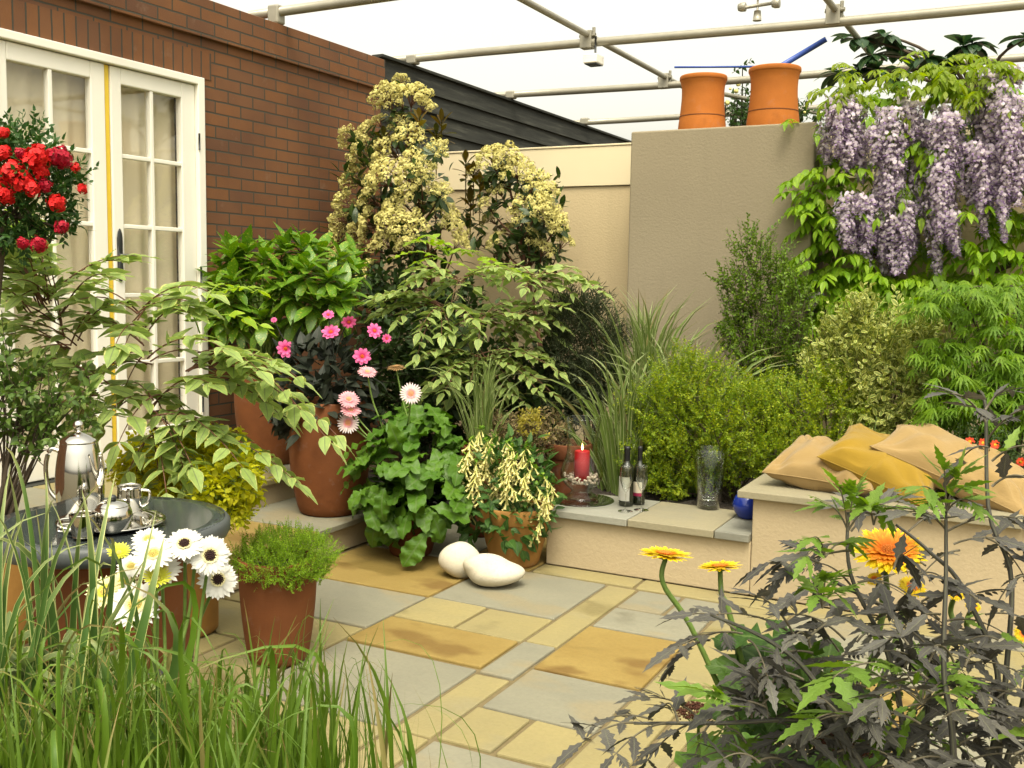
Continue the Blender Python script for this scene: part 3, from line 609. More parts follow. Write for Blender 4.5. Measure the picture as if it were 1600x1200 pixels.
b0 = np.array([p[0], p[1], M_bz+.0085]); hz = lambda py: float(WY(908, py, YL)[2])-b0[2]
t = thing('candle_lantern', 'footed clear glass hurricane lantern with pebbles and a lit candle', 'lantern', b0)
zs = [(27, 779), (24, 775), (16, 768), (17, 764), (27, 755), (33, 744), (32.5, 733), (29, 722), (25, 712), (23.5, 700), (24, 685), (26.5, 665), (28.5, 652)]
outp = [(r*q, max(0.001, hz(z))) for r, z in zs]; inn = [(r-.0025, z+.0) for r, z in outp[4:]][::-1]; inn[-1] = (inn[-1][0]*.6, outp[4][1]+.002)
g = G(); lathe(g, np.concatenate([[(.0005, .0)], smooth_prof(outp, 50), smooth_prof(inn, 40), [(.0005, outp[4][1]+.001)]]), b0, 48); g.build('glass_body', M_lant, t)
g = G(); Mp = plain('pebble', (.46, .38, .29), .7, .35, 18, .2); Ro = 29*q; zb = hz(757)
for k in range(95):
    a, rr = rng.random()*6.28, Ro*math.sqrt(rng.random())*.93; z = zb+rng.random()*.045*(.35+.65*rr/Ro)+ (.010 if rr > Ro*.5 else 0)
    rr = min(rr, (24+9*min(1, (z-zb)/.02))*q*.86)
    ball(g, b0+[rr*math.cos(a), rr*math.sin(a), z+.004], rng.uniform(.005, .0095, 3), 8, 6, rnd=rng.random())
g.build('pebbles', Mp, t)
cb = b0+[0, 0, hz(751)]; hc = hz(704)-hz(751); rc = 12*q
g = G(); lathe(g, [(.001, 0), (rc, 0), (rc, hc-.004), (rc-.003, hc), (rc*.8, hc-.001), (.4*rc, hc-.006), (.001, hc-.007)], cb, 32); ca_ = g.build('candle', M_wax, t)
g = G(); tube(g, [cb+[0, 0, hc-.007], cb+[0, .001, hc+.008]], .0011, 6); g.build('wick', M_iron, ca_)
fl = N('flame', .5); em = fl.n('Emission'); em.inputs[0].default_value = (1, .55, .16, 1); em.inputs[1].default_value = 9; fl.l(em.outputs[0], fl.out.inputs[0])
g = G(); lathe(g, smooth_prof([(.0005, 0), (.0042, .006), (.005, .012), (.0032, .022), (.0005, .034)], 20), cb+[0, 0, hc+.003], 14); g.build('flame', fl.m, ca_)
def bottle(px, pyb, pyt, w, label, labmat, band=None, green=False):
    p = WZ(px, pyb, M_bz); s_ = depth(p)/F; h = float(WY(px, pyt, p[1])[2])-M_bz; r = w/2*s_
    t = thing('wine_bottle', label, 'bottle', p, 'dark wine bottles on the low bench'); g = G()
    lathe(g, [(.001, .004), (r*.7, .001), (r*.95, .002), (r, .012), (r, h*.56), (r*.97, h*.62), (r*.8, h*.68), (r*.5, h*.725), (r*.38, h*.765), (r*.36, h*.8)], p, 36); g.build('bottle_body', M_bottle, t)
    g = G(); lathe(g, [(r*.375, h*.74), (r*.4, h*.75), (r*.385, h*.93), (r*.43, h*.94), (r*.43, h*.97), (r*.39, h*.995), (r*.3, h), (.001, h)], p, 28); g.build('foil_cap', M_foil, t)
    g = G(); aa = np.linspace(-1.15, 1.15, 24)-math.pi/2-.35; rr = r+.0009
    def arc(z0, z1, m):
        V = np.concatenate([np.stack([p[0]+rr*np.cos(aa), p[1]+rr*np.sin(aa), np.full(24, p[2]+z)], -1) for z in (z0, z1)]); i = np.arange(23); g.add(V, np.stack([i, i+1, i+25, i+24], -1), m=m)
    if band: arc(h*.16, h*.215, 1); arc(h*.2155, h*.40, 0)
    else: arc(h*.10, h*.50, 0)
    g.build('label', [labmat, band or labmat], t); return t
bottle(978, 790, 697, 23, 'dark wine bottle with a tall plain grey label nearer the candle lantern', plain('grey_label', (.42, .41, .36), .6, .08, 40, .03))
bottle(998, 788, 697, 19, 'dark wine bottle with a cream label edged in crimson', plain('cream_label', (.62, .55, .42), .6, .05, 40, .03), plain('crimson_band', (.30, .02, .07), .5, .1, 20, .0))
def flute(px, pyb, pyt, w, label):
    p = WZ(px, pyb, M_bz); s_ = depth(p)/F; h = float(WY(px, pyt, p[1])[2])-M_bz; r = w/2*s_
    t = thing('champagne_flute', label, 'glass', p, 'clear flutes in front of the wine bottles')
    o = [(.0005, .0), (r*1.12, .0), (r*1.14, .002), (r*.5, .006), (.0032, .014), (.003, h*.36), (.004, h*.42), (r*.5, h*.5), (r*.92, h*.66), (r, h*.78), (r*.9, h*.98), (r*.86, h)]
    i_ = [(r*.83, h*.995), (r*.93, h*.78), (r*.84, h*.66), (r*.42, h*.515), (.0005, h*.46)]
    g = G(); lathe(g, np.concatenate([smooth_prof(o, 44), smooth_prof(i_, 24)]), p, 32); g.build('flute_glass', M_flu, t)
flute(977, 799, 729, 19, 'clear stemmed flute in front of the grey labelled bottle'); flute(1002, 797, 728, 19, 'clear stemmed flute in front of the cream labelled bottle')
p = WZ(1107, 794, M_bz); s_ = depth(p)/F; h = float(WY(1107, 700, p[1])[2])-M_bz
t = thing('glass_vase', 'tall tapered empty clear glass vase on the low bench', 'vase', p); g = G(); r0, r1 = 17.5*s_, 27*s_
lathe(g, [(.0005, 0), (r0*.9, 0), (r0, .004), (r0+(r1-r0)*.5, h*.55), (r1, h), (r1-.0025, h+.001), (r1-.0035, h), (r0+(r1-r0)*.5-.0035, h*.55), (r0*.93, h*.16), (r0*.8, h*.135), (.0005, h*.125)], p, 44); g.build('vase_glass', M_glass, t)
p = np.array([-1.232, 4.82, M_bz]); t = thing('blue_pot', 'cobalt blue glazed pot tucked beside the tall bench', 'pot', p); g = G()
lathe(g, smooth_prof([(.0005, 0), (.035, 0), (.062, .03), (.072, .065), (.062, .10), (.05, .115), (.054, .125), (.048, .125), (.042, .11), (.001, .09)], 40), p, 40); g.build('pot_body', plain('blue_glaze', (.008, .025, .22), .15, .3, 12, .03, spec=.6), t)

# ================= boulders =================
def pebble_mat():
    s = N('white_boulder', .75, .25); ob = s.coord(); n1 = s.noise(ob, 6, 5, .65); n2 = s.noise(ob, 90, 4)
    col = s.mix(s.mrange(n1, .3, .7), (.50, .45, .34), (.60, .555, .45)); col = s.mix(s.mrange(n2, .55, .75, 0.0, .35), col, (.34, .28, .19)); s.col(col); s.bump(s.math('ADD', n2, n1), .3, .006); return s.m
M_boul = pebble_mat()
for px, py, wx, hy, rz, lab in ((716, 912, 68, 54, .5, 'rounded white boulder behind, the taller upright one'), (766, 926, 91, 50, -.05, 'oblong white boulder lying in front of the other one')):
    p = WZ(px, py-10, 0); s_ = depth(p)/F; rx, rz_ = wx/2*s_, hy/2*s_*1.02
    o = thing('boulder', lab, 'boulder', (p[0], p[1]+.02, 0), 'white boulders on the paving'); bpy.data.objects.remove(o)
    g = G(); ball(g, (0, 0, rz_*.97), (rx, rx*.72, rz_), 40, 28, noise=.13); mm = Matrix.Translation((p[0], p[1]+.02, 0)) @ Matrix.Rotation(YAW+rz*.3, 4, 'Z')
    b = bpy.data.objects.new('boulder', g.mesh('boulder', M_boul)); place(b, None, mm); tag(b, lab, 'boulder', 'white boulders on the paving')

# ================= cushions =================
def cloth(name, c):
    s = N(name, .9, .15); uv = s.n('UVMap'); ob = s.coord(); a = s.n('TexWave'); a.inputs['Scale'].default_value = 55; a.inputs['Distortion'].default_value = 2; s.l(uv.outputs[0], a.inputs['Vector'])
    b = s.noise(ob, 7, 4); f = s.noise(s.coord((1, 4, 1)), 60, 3); s.col(s.mix(b, tuple(.82*x for x in c), tuple(1.08*x for x in c))); s.b.inputs['Sheen Weight'].default_value = .15
    s.bump(s.math('ADD', s.math('MULTIPLY', a.outputs[1], .6), f), .5, .004); return s.m
M_tanc, M_must = cloth('tan_cloth', (.32, .215, .085)), cloth('mustard_cloth', (.29, .18, .018))
def cushion(cx, cy, cz, ax, ay, T, label, mat, seed, k=.085):
    r = np.random.default_rng(seed); n = 64; u = np.linspace(-1, 1, n); U, V = np.meshgrid(u, u); ax, ay = np.array(ax, float), np.array(ay, float); nz = unit(np.cross(ax, ay)); c = np.array([cx, cy, cz])
    A = U*(1-k*(1-V*V)*np.abs(U)**3); B = V*(1-k*(1-U*U)*np.abs(V)**3)
    e = np.clip((1-U*U)*(1-V*V), 0, 1); th = T*e**.46
    wr = sum(r.normal(0, 1)*np.sin(r.normal(0, 5)*U+r.normal(0, 5)*V+r.random()*6) for _ in range(7))*.0034
    rad = np.hypot(np.abs(U)-1, np.abs(V)-1); ang = np.arctan2(1.0001-np.abs(V), 1.0001-np.abs(U))
    pl = np.sin(ang*11+np.sign(U)*1.3+np.sign(V)*.7+seed)*np.exp(-rad*2.2)*rad*.036+np.sin(U*V*9+V*4+seed)*.006
    g = G()
    for sg in (1, -1):
        P = c+A[..., None]*ax+B[..., None]*ay+(sg*(th+(wr+pl)*np.minimum(1, e*6))+.5*wr+.008*np.sin(3*U+seed)*e)[..., None]*nz
        i = np.arange(n-1)[:, None]*n; j = np.arange(n-1)[None]; Q = np.stack([i+j, i+j+1, i+n+j+1, i+n+j], -1).reshape(-1, 4)
        if sg < 0: Q = Q[:, ::-1]
        g.add(P.reshape(-1, 3), Q, uv=np.stack([(U+1)/2, (V+1)/2], -1).reshape(-1, 2))
    o = g.build('cushion', mat, loc=c); tag(o, label, 'cushion', 'scatter cushions on the tall bench')
    ed = np.concatenate([[(x, -1) for x in u], [(1, y) for y in u[1:]], [(x, 1) for x in u[::-1][1:]], [(-1, y) for y in u[::-1][1:]]])
    g = G(); eu, ev = ed[:, 0], ed[:, 1]; Pe = c+(eu*(1-k*(1-ev*ev)*np.abs(eu)**3))[:, None]*ax+(ev*(1-k*(1-eu*eu)*np.abs(ev)**3))[:, None]*ay
    tube(g, Pe, .0026, 5, cap=False); g.build('seam', mat, o)
cushion(-.86, 4.83, .570, (.245, -.03, -.012), (.02, .225, .035), .108, 'tan cushion lying flat at the left end of the tall bench', M_tanc, 3)
cushion(-.615, 4.80, .605, (.235, -.03, -.085), (.03, .215, .045), .108, 'mustard yellow cushion leaning between the two tan ones', M_must, 5)
cushion(-.325, 4.85, .612, (.315, -.03, -.115), (.03, .20, .025), .105, 'large tan cushion leaning on the mustard one, topmost of the heap', M_tanc, 8)
# ================= plant kit =================
M_bark = plain('bark', (.075, .055, .035), .85, .35, 40, .5); M_stem = plain('green_stem', (.12, .19, .035), .55, .25, 40, .1); M_rstem = plain('red_brown_stem', (.13, .055, .03), .6, .3, 40, .1)
def mZ(P, Nn, s=1.0, spin=None):
    P = np.atleast_2d(P); n = len(P); Z = unit(np.broadcast_to(np.asarray(Nn, float), (n, 3))); R = np.broadcast_to(np.array([.37, .21, .9]), (n, 3))
    R = np.where(np.abs((Z*R).sum(1, keepdims=True)) > .95, np.array([1., 0, 0]), R); X = unit(np.cross(R, Z)); Y = np.cross(Z, X)
    a = rng.random(n)*6.283 if spin is None else np.broadcast_to(spin, (n,)); c, q = np.cos(a)[:, None], np.sin(a)[:, None]
    s = np.broadcast_to(np.asarray(s, float), (n,))[:, None]; m = np.zeros((n, 4, 4)); m[:, :3, 0] = (X*c+Y*q)*s; m[:, :3, 1] = (Y*c-X*q)*s; m[:, :3, 2] = Z*s; m[:, :3, 3] = P; m[:, 3, 3] = 1; return m
def blob(px, py, rpx, Y, sq=1.0, dy=1.0):
    c = WY(px, py, Y); r = rpx*m_px(c); return c, np.array([r, r*dy, r*sq])
def on_blobs(blobs, dens, shell=(.72, 1.05), back=.55):
    P, Nn = [], []
    for k, (c, r) in enumerate(blobs):
        n = int(dens*4*math.pi*(r[0]*r[1]*r[2])**(2/3)); d = rdir(n); tc = unit(CAMP-c)
        keep = ((d @ tc) > -.35) | (rng.random(n) < back); d = d[keep]
        lump = 1+.20*np.sin(d @ np.array([5.1, 3.3, 4.7])+k)+.14*np.sin(d @ np.array([-9., 7., 11.])+2*k)
        p = c+d*r*(rng.uniform(*shell, len(d))*lump)[:, None]; ok = np.ones(len(p), bool)
        for j, (c2, r2) in enumerate(blobs):
            if j != k: ok &= (((p-c2)/r2)**2).sum(1) > .62
        P.append(p[ok]); Nn.append(unit(d/r)[ok])
    return np.concatenate(P), np.concatenate(Nn)
def spray_tpl(n, lt, ll, spread=.9, rs=.012, bow=.12, twigm=1, whorl=False, seed=0):
    """a unit long twig along +Y with leaves up its length; leaf material 0, twig material 1"""
    g = G(); p = np.array([[.0+bow*math.sin(3*t)*.3, t, bow*t*t] for t in np.linspace(0, 1, 5)]); tube(g, p, np.linspace(rs, rs*.4, 5), 4, m=twigm, cap=False)
    t = np.linspace(.12, 1, n); k = t*4; i = np.minimum(k.astype(int), 3); P = p[i]+(p[i+1]-p[i])*(k-i)[:, None]; a = np.arange(n)*2.4+seed
    D = np.stack([np.cos(a)*spread, np.full(n, .55)+.5*t, np.sin(a)*spread], -1); sz = ll*(1-.35*t**2)*rng.uniform(.8, 1.2, n)
    g.inst(lt, frames(P, unit(D+.15*rng.standard_normal((n, 3))), (0, .3, 1), sz)); return g.tpl()
def twigs(g, base, P, n, r0=.008, m=0, sag=.03):
    for q in rng.choice(len(P), min(n, len(P)), replace=False):
        b = np.asarray(base, float)+rng.normal(0, .02, 3)*[1, 1, 0]; mid = (b+P[q])/2+[0, 0, .08*np.linalg.norm(P[q]-b)]+rng.normal(0, .02, 3)
        tube(g, spline([b, mid, P[q]], 9), np.linspace(r0, r0*.25, 9), 5, m=m)
def shrub(name, label, cat, base, blobs, tpls, dens, size, mats, updir=.45, shell=(.7, 1.05), ntw=26, r0=.010, tw=M_bark, inner=.35, group=None, jit=.45):
    t = thing(name, label, cat, base, group); P, Nn = on_blobs(blobs, dens, shell)
    if inner:
        P2, N2 = on_blobs([(c, r*.62) for c, r in blobs], dens*inner, (.6, 1.0)); P, Nn = np.concatenate([P, P2]), np.concatenate([Nn, N2])
    D = unit(Nn*.8+np.array([0, 0, updir])+jit*rng.standard_normal(P.shape)); sz = size*rng.uniform(.7, 1.25, len(P))
    g = G(); tmix(tpls, g, frames(P-D*sz[:, None]*.5, D, rdir(len(P))*.6+[0, 0, 1], sz)); g.build('foliage', mats, t)
    g = G(); twigs(g, base, P, ntw, r0); g.build('stems', tw, t); return t
V_ = lambda *a: [leaf(**k) for k in a]

# ================= spotted laurel =================
M_auc = leaf_mat('laurel_leaf', (.085, .20, .012), (.14, .27, .018), spots=(.34, .36, .05), sp=.60, rib=(.12, .22, .03), rough=.3, trans=.22)
L_auc = V_(dict(n=7, prof='ellip', w=.40, fold=.22, droop=.5), dict(n=7, prof='ellip', w=.44, fold=.16, droop=.8, wave=.02), dict(n=7, prof='lance', w=.42, fold=.28, droop=.3))
t = thing('spotted_laurel', 'bushy bright green spotted laurel against the brick wall', 'shrub', (-4.08, 4.72, .83)); g = G(); gs = G()
for px, py in ((345, 420), (362, 402), (385, 395), (412, 405), (440, 398), (470, 392), (500, 400), (530, 405), (548, 428), (365, 440), (400, 435), (435, 430), (470, 428), (505, 440), (535, 455), (350, 470), (385, 475), (425, 465), (460, 462), (495, 478), (540, 485), (370, 505), (410, 498), (450, 492), (520, 470), (340, 450), (335, 495), (480, 500)):
    for rp_ in range(2):
        c = WY(px+rng.normal(0, 9)*rp_, py+rng.normal(0, 8)*rp_, rng.uniform(4.45, 5.1)); b = np.array([-4.08, 4.72, .83])+rng.normal(0, .05, 3)*[1, 1, 0]; low = (py-395)/110
        pts = spline([b, (b+c)/2+[0, 0, .06], c], 8); tube(gs, pts, np.linspace(.008, .004, 8), 5)
        n = 15; a = np.arange(n)*2.4+rng.random()*6; el = np.linspace(-.5, 1.2, n)-low*.35; ax = unit(c-b)*.4+[0, 0, .8]; ax = unit(ax)
        s1 = unit(np.cross(ax, [.3, .9, .1])); s2 = np.cross(ax, s1); D = np.cos(el)[:, None]*(np.cos(a)[:, None]*s1+np.sin(a)[:, None]*s2)+np.sin(el)[:, None]*ax
        tmix(L_auc, g, frames(c+ax*np.linspace(-.05, .02, n)[:, None], D, ax, rng.uniform(.11, .175, n)))
g.build('foliage', M_auc, t); gs.build('stems', M_stem, t)

# ================= cream flowered evergreens (two) =================
M_pho = leaf_mat('evergreen_leaf', (.025, .060, .012), (.05, .085, .016), rib=(.09, .11, .03), rough=.32, trans=.2); M_phr = leaf_mat('bronze_young_leaf', (.16, .10, .02), (.10, .12, .02), rough=.35, trans=.3)
M_blos = plain('cream_blossom', (.63, .57, .20), .8, .3, 30, .2); L_pho = V_(dict(n=5, prof='ellip', w=.36, fold=.2, droop=.3), dict(n=5, prof='obov', w=.42, fold=.2, droop=.5))
ico = bpy.data.meshes.new('tmp'); import bmesh; bm_ = bmesh.new(); bmesh.ops.create_icosphere(bm_, subdivisions=1, radius=1); IC = G().add([v.co[:] for v in bm_.verts], None, [[v.index for v in f.verts] for f in bm_.faces]).tpl(); bm_.free(); bpy.data.meshes.remove(ico)
FLO = G(); _a = np.arange(5)/5*6.283; FLO.inst(leaf(n=2, c=3, prof='petal', w=.8, fold=.15, droop=.5), frames(np.zeros((5, 3)), np.stack([np.cos(_a), np.sin(_a), np.full(5, .35)], -1), (0, 0, 1), 1.0), np.zeros(5)); FLO.add(IC['V']*.28+[0, 0, .22], None, IC['T'], rnd=.5); FLO = FLO.tpl()
def corymb(seed, lumps=11, per=46):
    r = np.random.default_rng(seed); g = G(); gs = []
    for k in range(lumps):
        a, rr = k*2.4, math.sqrt((k+.3)/lumps)*.85; c = np.array([rr*math.cos(a), rr*math.sin(a), .55*(1-rr*rr)+r.normal(0, .06)]); u = unit(r.standard_normal((per, 3))+[0, 0, .55])
        P = c+u*np.array([.26, .26, .2])*r.uniform(.75, 1.1, (per, 1)); s = r.uniform(.036, .056, per); m = np.zeros((per, 4, 4)); m[:, 0, 0] = m[:, 1, 1] = m[:, 2, 2] = s; m[:, :3, 3] = P; m[:, 3, 3] = 1; m = mZ(P, u+.3*r.standard_normal((per, 3)), s*1.5); g.inst(FLO, m, r.random(per)); tube(g, [(0, 0, -.5), c*[.5, .5, .3], c], .018, 4, m=1, cap=False)
    return g.mesh('flower_cluster', [M_blos, M_rstem], smooth=True)
CORY = [corymb(s) for s in range(5)]
def photinia(label, base, Y, clusters, lowleaf, young, seed):
    t = thing('flowering_evergreen', label, 'tree', base, 'cream flowered evergreens by the back wall'); gl = G(); gs = G(); r = np.random.default_rng(seed)
    ax0 = np.array(base); top = WY(*clusters[0][:2], Y); trunk = spline([ax0, (ax0*.6+top*.4)+[.03, 0, 0], top-[0, 0, .1]], 14); tube(gs, trunk, np.linspace(.028, .006, 14), 8)
    for px, py, rp in clusters:
        c = WY(px, py, Y+r.uniform(-.22, .22)-.10); s = rp*1.1*m_px(c); k = np.argmin(np.linalg.norm(trunk-(c-[0, 0, .25]), axis=1)); q = trunk[k]
        out = unit((c-q)*[1, 1, .4]+[0, 0, .12]+unit(CAMP-c)*.10); nz = unit(out+r.normal(0, .2, 3)); put('flower_cluster', CORY[r.integers(5)], t, mZ(c, nz, s)[0])
        tube(gs, spline([q, (q+c)/2-[0, 0, .02], c-nz*s*.5], 7), np.linspace(.008, .004, 7), 5)
        n = 11; a = np.arange(n)*2.4; s1 = unit(np.cross(nz, [.2, .5, .8])); s2 = np.cross(nz, s1); D = np.cos(a)[:, None]*s1+np.sin(a)[:, None]*s2+nz*r.uniform(-.3, .5, (n, 1)); tmix(L_pho, gl, frames(c-nz*s*r.uniform(.5, 1.1, (n, 1)), D, nz, r.uniform(.07, .12, n)))
    for px, py in lowleaf:
        c = WY(px, py, Y+r.uniform(-.15, .25)); n = 12; tmix(L_pho, gl, frames(c+r.normal(0, .05, (n, 3)), rdir(n)+[0, 0, .5], (0, 0, 1), r.uniform(.07, .13, n)))
    gl.build('foliage', M_pho, t); gs.build('trunk', M_rstem, t); g = G()
    for px, py in young:
        c = WY(px, py, Y-.1); n = 11; a = np.arange(n)*2.4; el = np.linspace(0, 1.3, n); D = np.stack([np.cos(a)*np.cos(el), np.sin(a)*np.cos(el), np.sin(el)], -1); tmix(L_pho, g, frames(c+[0, 0, 1]*np.linspace(-.06, .06, n)[:, None], D, (0, 0, 1), r.uniform(.08, .12, n))); tube(g, [c-[0, 0, .22], c+[0, 0, .07]], .004, 6); g.build('young_shoot', M_phr, t)
rr_ = lambda n, x0, x1, y0, y1, s=3: [(a, b) for a, b in zip(np.random.default_rng(s).uniform(x0, x1, n), np.random.default_rng(s+1).uniform(y0, y1, n))]
photinia('tall cone shaped evergreen smothered in cream flower heads at the brick corner', (-3.62, 6.1, .2), 5.95,
    [(626, 128, 15), (604, 152, 27), (645, 152, 30), (612, 168, 26), (662, 168, 20), (592, 192, 16), (626, 196, 22), (546, 214, 20), (572, 206, 18), (642, 216, 26), (684, 232, 18), (575, 243, 32), (612, 238, 34), (645, 256, 26), (556, 282, 30), (600, 280, 34), (640, 288, 28), (545, 322, 27), (582, 312, 26), (622, 334, 30), (662, 304, 26), (536, 348, 24), (580, 352, 30), (610, 346, 26), (644, 356, 30), (682, 330, 26), (700, 352, 28), (530, 376, 26), (565, 368, 28), (604, 382, 30), (638, 388, 22), (528, 402, 18), (552, 402, 20), (576, 432, 26), (716, 382, 20), (660, 268, 22), (690, 300, 18)],
    rr_(40, 545, 690, 200, 430), [(690, 205), (682, 225), (600, 228), (655, 200)], 4)
photinia('shorter evergreen with cream flower heads between the tall one and the chimney', (-2.95, 6.3, .2), 6.2,
    [(792, 246, 24), (768, 252, 26), (806, 268, 28), (834, 284, 24), (852, 304, 22), (842, 324, 24), (816, 332, 26), (768, 344, 18), (856, 342, 28), (832, 366, 24), (872, 348, 20), (880, 380, 20), (800, 362, 18), (776, 378, 18), (850, 392, 20), (745, 268, 18), (780, 300, 18), (760, 320, 14), (735, 372, 15)],
    rr_(34, 730, 860, 270, 420, 9), [(728, 268), (740, 285), (776, 268), (735, 330), (750, 300)], 6)

# ================= variegated aralias =================
ARc = dict(edge=(.46, .47, .15), ew=.90, en=.34, rib=(.16, .20, .08), rough=.5, trans=.3)
M_ara = leaf_mat('aralia_leaf', (.25, .345, .09), (.32, .42, .125), **ARc); M_ary = leaf_mat('aralia_young_leaf', (.22, .36, .02), (.30, .44, .025), edge=(.42, .48, .08), ew=.88, en=.2, rough=.45, trans=.4)
L_ara = V_(dict(n=7, c=5, prof='ovate', w=.56, fold=.10, droop=.22, wave=.025), dict(n=7, c=5, prof='ovate', w=.62, fold=.06, droop=.38, wave=.03), dict(n=7, c=5, prof='ovate', w=.47, fold=.2, droop=.5))
def aralia(label, base, trunk_pts, sprays, young, d, ll, gname):
    t = thing('variegated_aralia', label, 'small tree', base, gname); gl, gy, gs, gt = G(), G(), G(), G()
    for tp in trunk_pts: tube(gt, spline(tp, 14), np.linspace(.017, .008, 14), 7)
    for lst, mm in ((sprays, .9), (young, .62)):
        for (bx, by, tx_, ty_, *o) in lst:
            for rep in range(2 if mm > .7 else 1):
                j_ = rng.normal(0, 22, 4)*rep; bx, by, tx_, ty_ = bx+j_[0]*.3, by+j_[1]*.3, tx_+j_[2], ty_+j_[3]; gg = gl if mm > .7 else G()
                dd = d+rng.uniform(-.28, .28); db = d+rng.uniform(-.08, .08); a, b = W(bx, by, db), W(tx_, ty_, dd); n = max(3, int(np.linalg.norm(b-a)/(ll*.44)))
                compound(gg, gs if mm > .7 else gg, a, b, min(n, 8), ll*mm, L_ara, sag=.04*np.linalg.norm(b-a)/.3, ang=60, dr=-.02, rs=.0032)
                if mm < .7: gg.build('young_shoot', M_ary, t)
    gl.build('foliage', M_ara, t)
    gs.build('trunk', [M_rstem, M_bark], t); return t
dl_ = 3.75; bb = WZ(240, 945, 0)
aralia('spreading cream edged aralia between the tea table and the white doors', bb,
    [[bb, W(238, 800, dl_+.05), W(237, 690, dl_), W(230, 560, dl_), W(215, 490, dl_)], [W(237, 690, dl_), W(150, 610, dl_), W(110, 545, dl_), W(70, 480, dl_)], [W(235, 640, dl_), W(290, 580, dl_), W(312, 520, dl_), W(325, 470, dl_)]],
    [(70, 480, -10, 360), (70, 470, 60, 350), (60, 480, 0, 400), (65, 475, 35, 385), (50, 490, -20, 440), (80, 470, 20, 440), (60, 440, 10, 350), (70, 470, 215, 400), (90, 500, 180, 432), (70, 470, -30, 430), (80, 500, -20, 475), (110, 545, -10, 530), (110, 545, 30, 610), (110, 520, 195, 470), (120, 540, 10, 500), (160, 600, 60, 560),
     (215, 490, 120, 470), (215, 490, 330, 458), (225, 540, 130, 505), (220, 520, 300, 490), (230, 560, 350, 545), (230, 550, 160, 585), (290, 580, 430, 565), (290, 580, 400, 600), (300, 560, 470, 640), (300, 565, 535, 690), (290, 590, 440, 650), (236, 620, 160, 670), (236, 630, 175, 640), (237, 640, 330, 600), (237, 650, 300, 730), (237, 660, 260, 770), (237, 650, 390, 700), (238, 670, 465, 755), (238, 690, 340, 770), (238, 690, 330, 810), (237, 620, 300, 660), (150, 610, 70, 660), (150, 610, 120, 680), (215, 500, 270, 460), (215, 510, 180, 540), (230, 570, 110, 560), (237, 680, 200, 740), (150, 600, 30, 590), (100, 530, 60, 400), (110, 540, 150, 480)],
    [(318, 480, 405, 455), (315, 500, 410, 510), (322, 470, 350, 445), (312, 520, 280, 480), (70, 460, 20, 335)], dl_, .125, 'cream edged aralias')
bc = np.array([-2.72, 5.05, .2]); dc = depth(WY(745, 560, 5.05))
def fan(cx, cy, tips): return [(cx, cy, a, b) for a, b in tips]
aralia('tiered cream edged aralia in the middle of the planting', bc,
    [[bc, W(748, 620, dc), W(752, 540, dc), W(745, 450, dc), W(700, 400, dc)], [W(750, 560, dc), W(800, 500, dc), W(840, 440, dc)], [W(750, 560, dc), W(690, 500, dc), W(660, 450, dc)]],
    fan(720, 440, [(640, 425), (800, 425), (690, 455), (760, 465), (630, 450)])+fan(690, 480, [(595, 475), (585, 492), (620, 505), (655, 520), (690, 525), (740, 500), (610, 460)])+fan(752, 500, [(700, 520), (740, 530), (790, 525), (830, 510), (850, 480), (800, 470), (720, 480)])
    + fan(838, 440, [(895, 420), (905, 440), (895, 460), (870, 415), (800, 412), (780, 440), (850, 470), (820, 450)])+fan(800, 500, [(880, 480), (885, 510), (865, 530), (840, 545)])+fan(752, 560, [(880, 585), (865, 560), (820, 575), (800, 600), (840, 610), (700, 580), (670, 600), (720, 610), (690, 560), (760, 600), (780, 630), (700, 630), (660, 560)])+fan(748, 600, [(820, 630), (690, 640), (740, 650)]),
    fan(700, 400, [(640, 380), (660, 370), (730, 395), (760, 410), (690, 375)])+fan(745, 430, [(700, 410), (790, 420), (770, 405), (820, 430)])+fan(700, 410, [(620, 400), (650, 410)]), dc, .103, 'cream edged aralias')

# ================= dahlia in tall pot =================
M_dah = leaf_mat('dahlia_leaf', (.018, .026, .016), (.030, .038, .024), rib=(.04, .04, .03), rough=.55, trans=.12); L_ov = V_(dict(n=5, prof='ovate', w=.55, fold=.15, droop=.5), dict(n=5, prof='ovate', w=.5, fold=.25, droop=.3))
M_pinkd = petal_mat('pink_dahlia_petal', (.50, .01, .10), (.80, .10, .32), (.86, .22, .45), a=.25, b=.5); M_dcen = plain('orange_centre', (.62, .12, .02), .8, .3, 90, .4)
def daisy(np_=8, w=.36, rings=((1, .0, 0),), cen=.22, mp=None, mc=None, prof='petal', cup=.1, mats=None, drop=.25):
    g = G(); tp = leaf(n=5, c=3, prof=prof, w=w, fold=-.08, droop=drop, base=-cup)
    for L, z, m in rings:
        n = int(np_*(1 if L > .5 else 1.2)); a = np.arange(n)/n*6.283+rng.random()
        D = np.stack([np.cos(a), np.sin(a), np.full(n, z)+rng.normal(0, .05, n)], -1); P = np.stack([np.cos(a)*.1, np.sin(a)*.1, np.full(n, .02*(1.2-L))], -1); g.inst(tp, frames(P, D, (0, 0, 1), L*rng.uniform(.86, .98, n)*.92), m=m)
    pm = g.mesh('flower', mats); g = G(); n = 46; k = np.arange(n); rr = cen*np.sqrt((k+.5)/n); a = k*2.4; P = np.stack([rr*np.cos(a), rr*np.sin(a), .09*(1-(rr/cen)**2)+.03], -1); m4 = np.zeros((n, 4, 4)); s = cen*.16; m4[:, 0, 0] = m4[:, 1, 1] = s; m4[:, 2, 2] = s*1.6; m4[:, :3, 3] = P; m4[:, 3, 3] = 1
    g.inst(IC, m4, rng.random(n)); ball(g, (0, 0, .0), (cen*.95, cen*.95, .07), 12, 6); ball(g, (0, 0, -.07), (cen*.9, cen*.9, .09), 12, 6, m=1); return pm, g.mesh('flower_centre', [mc, M_stem])
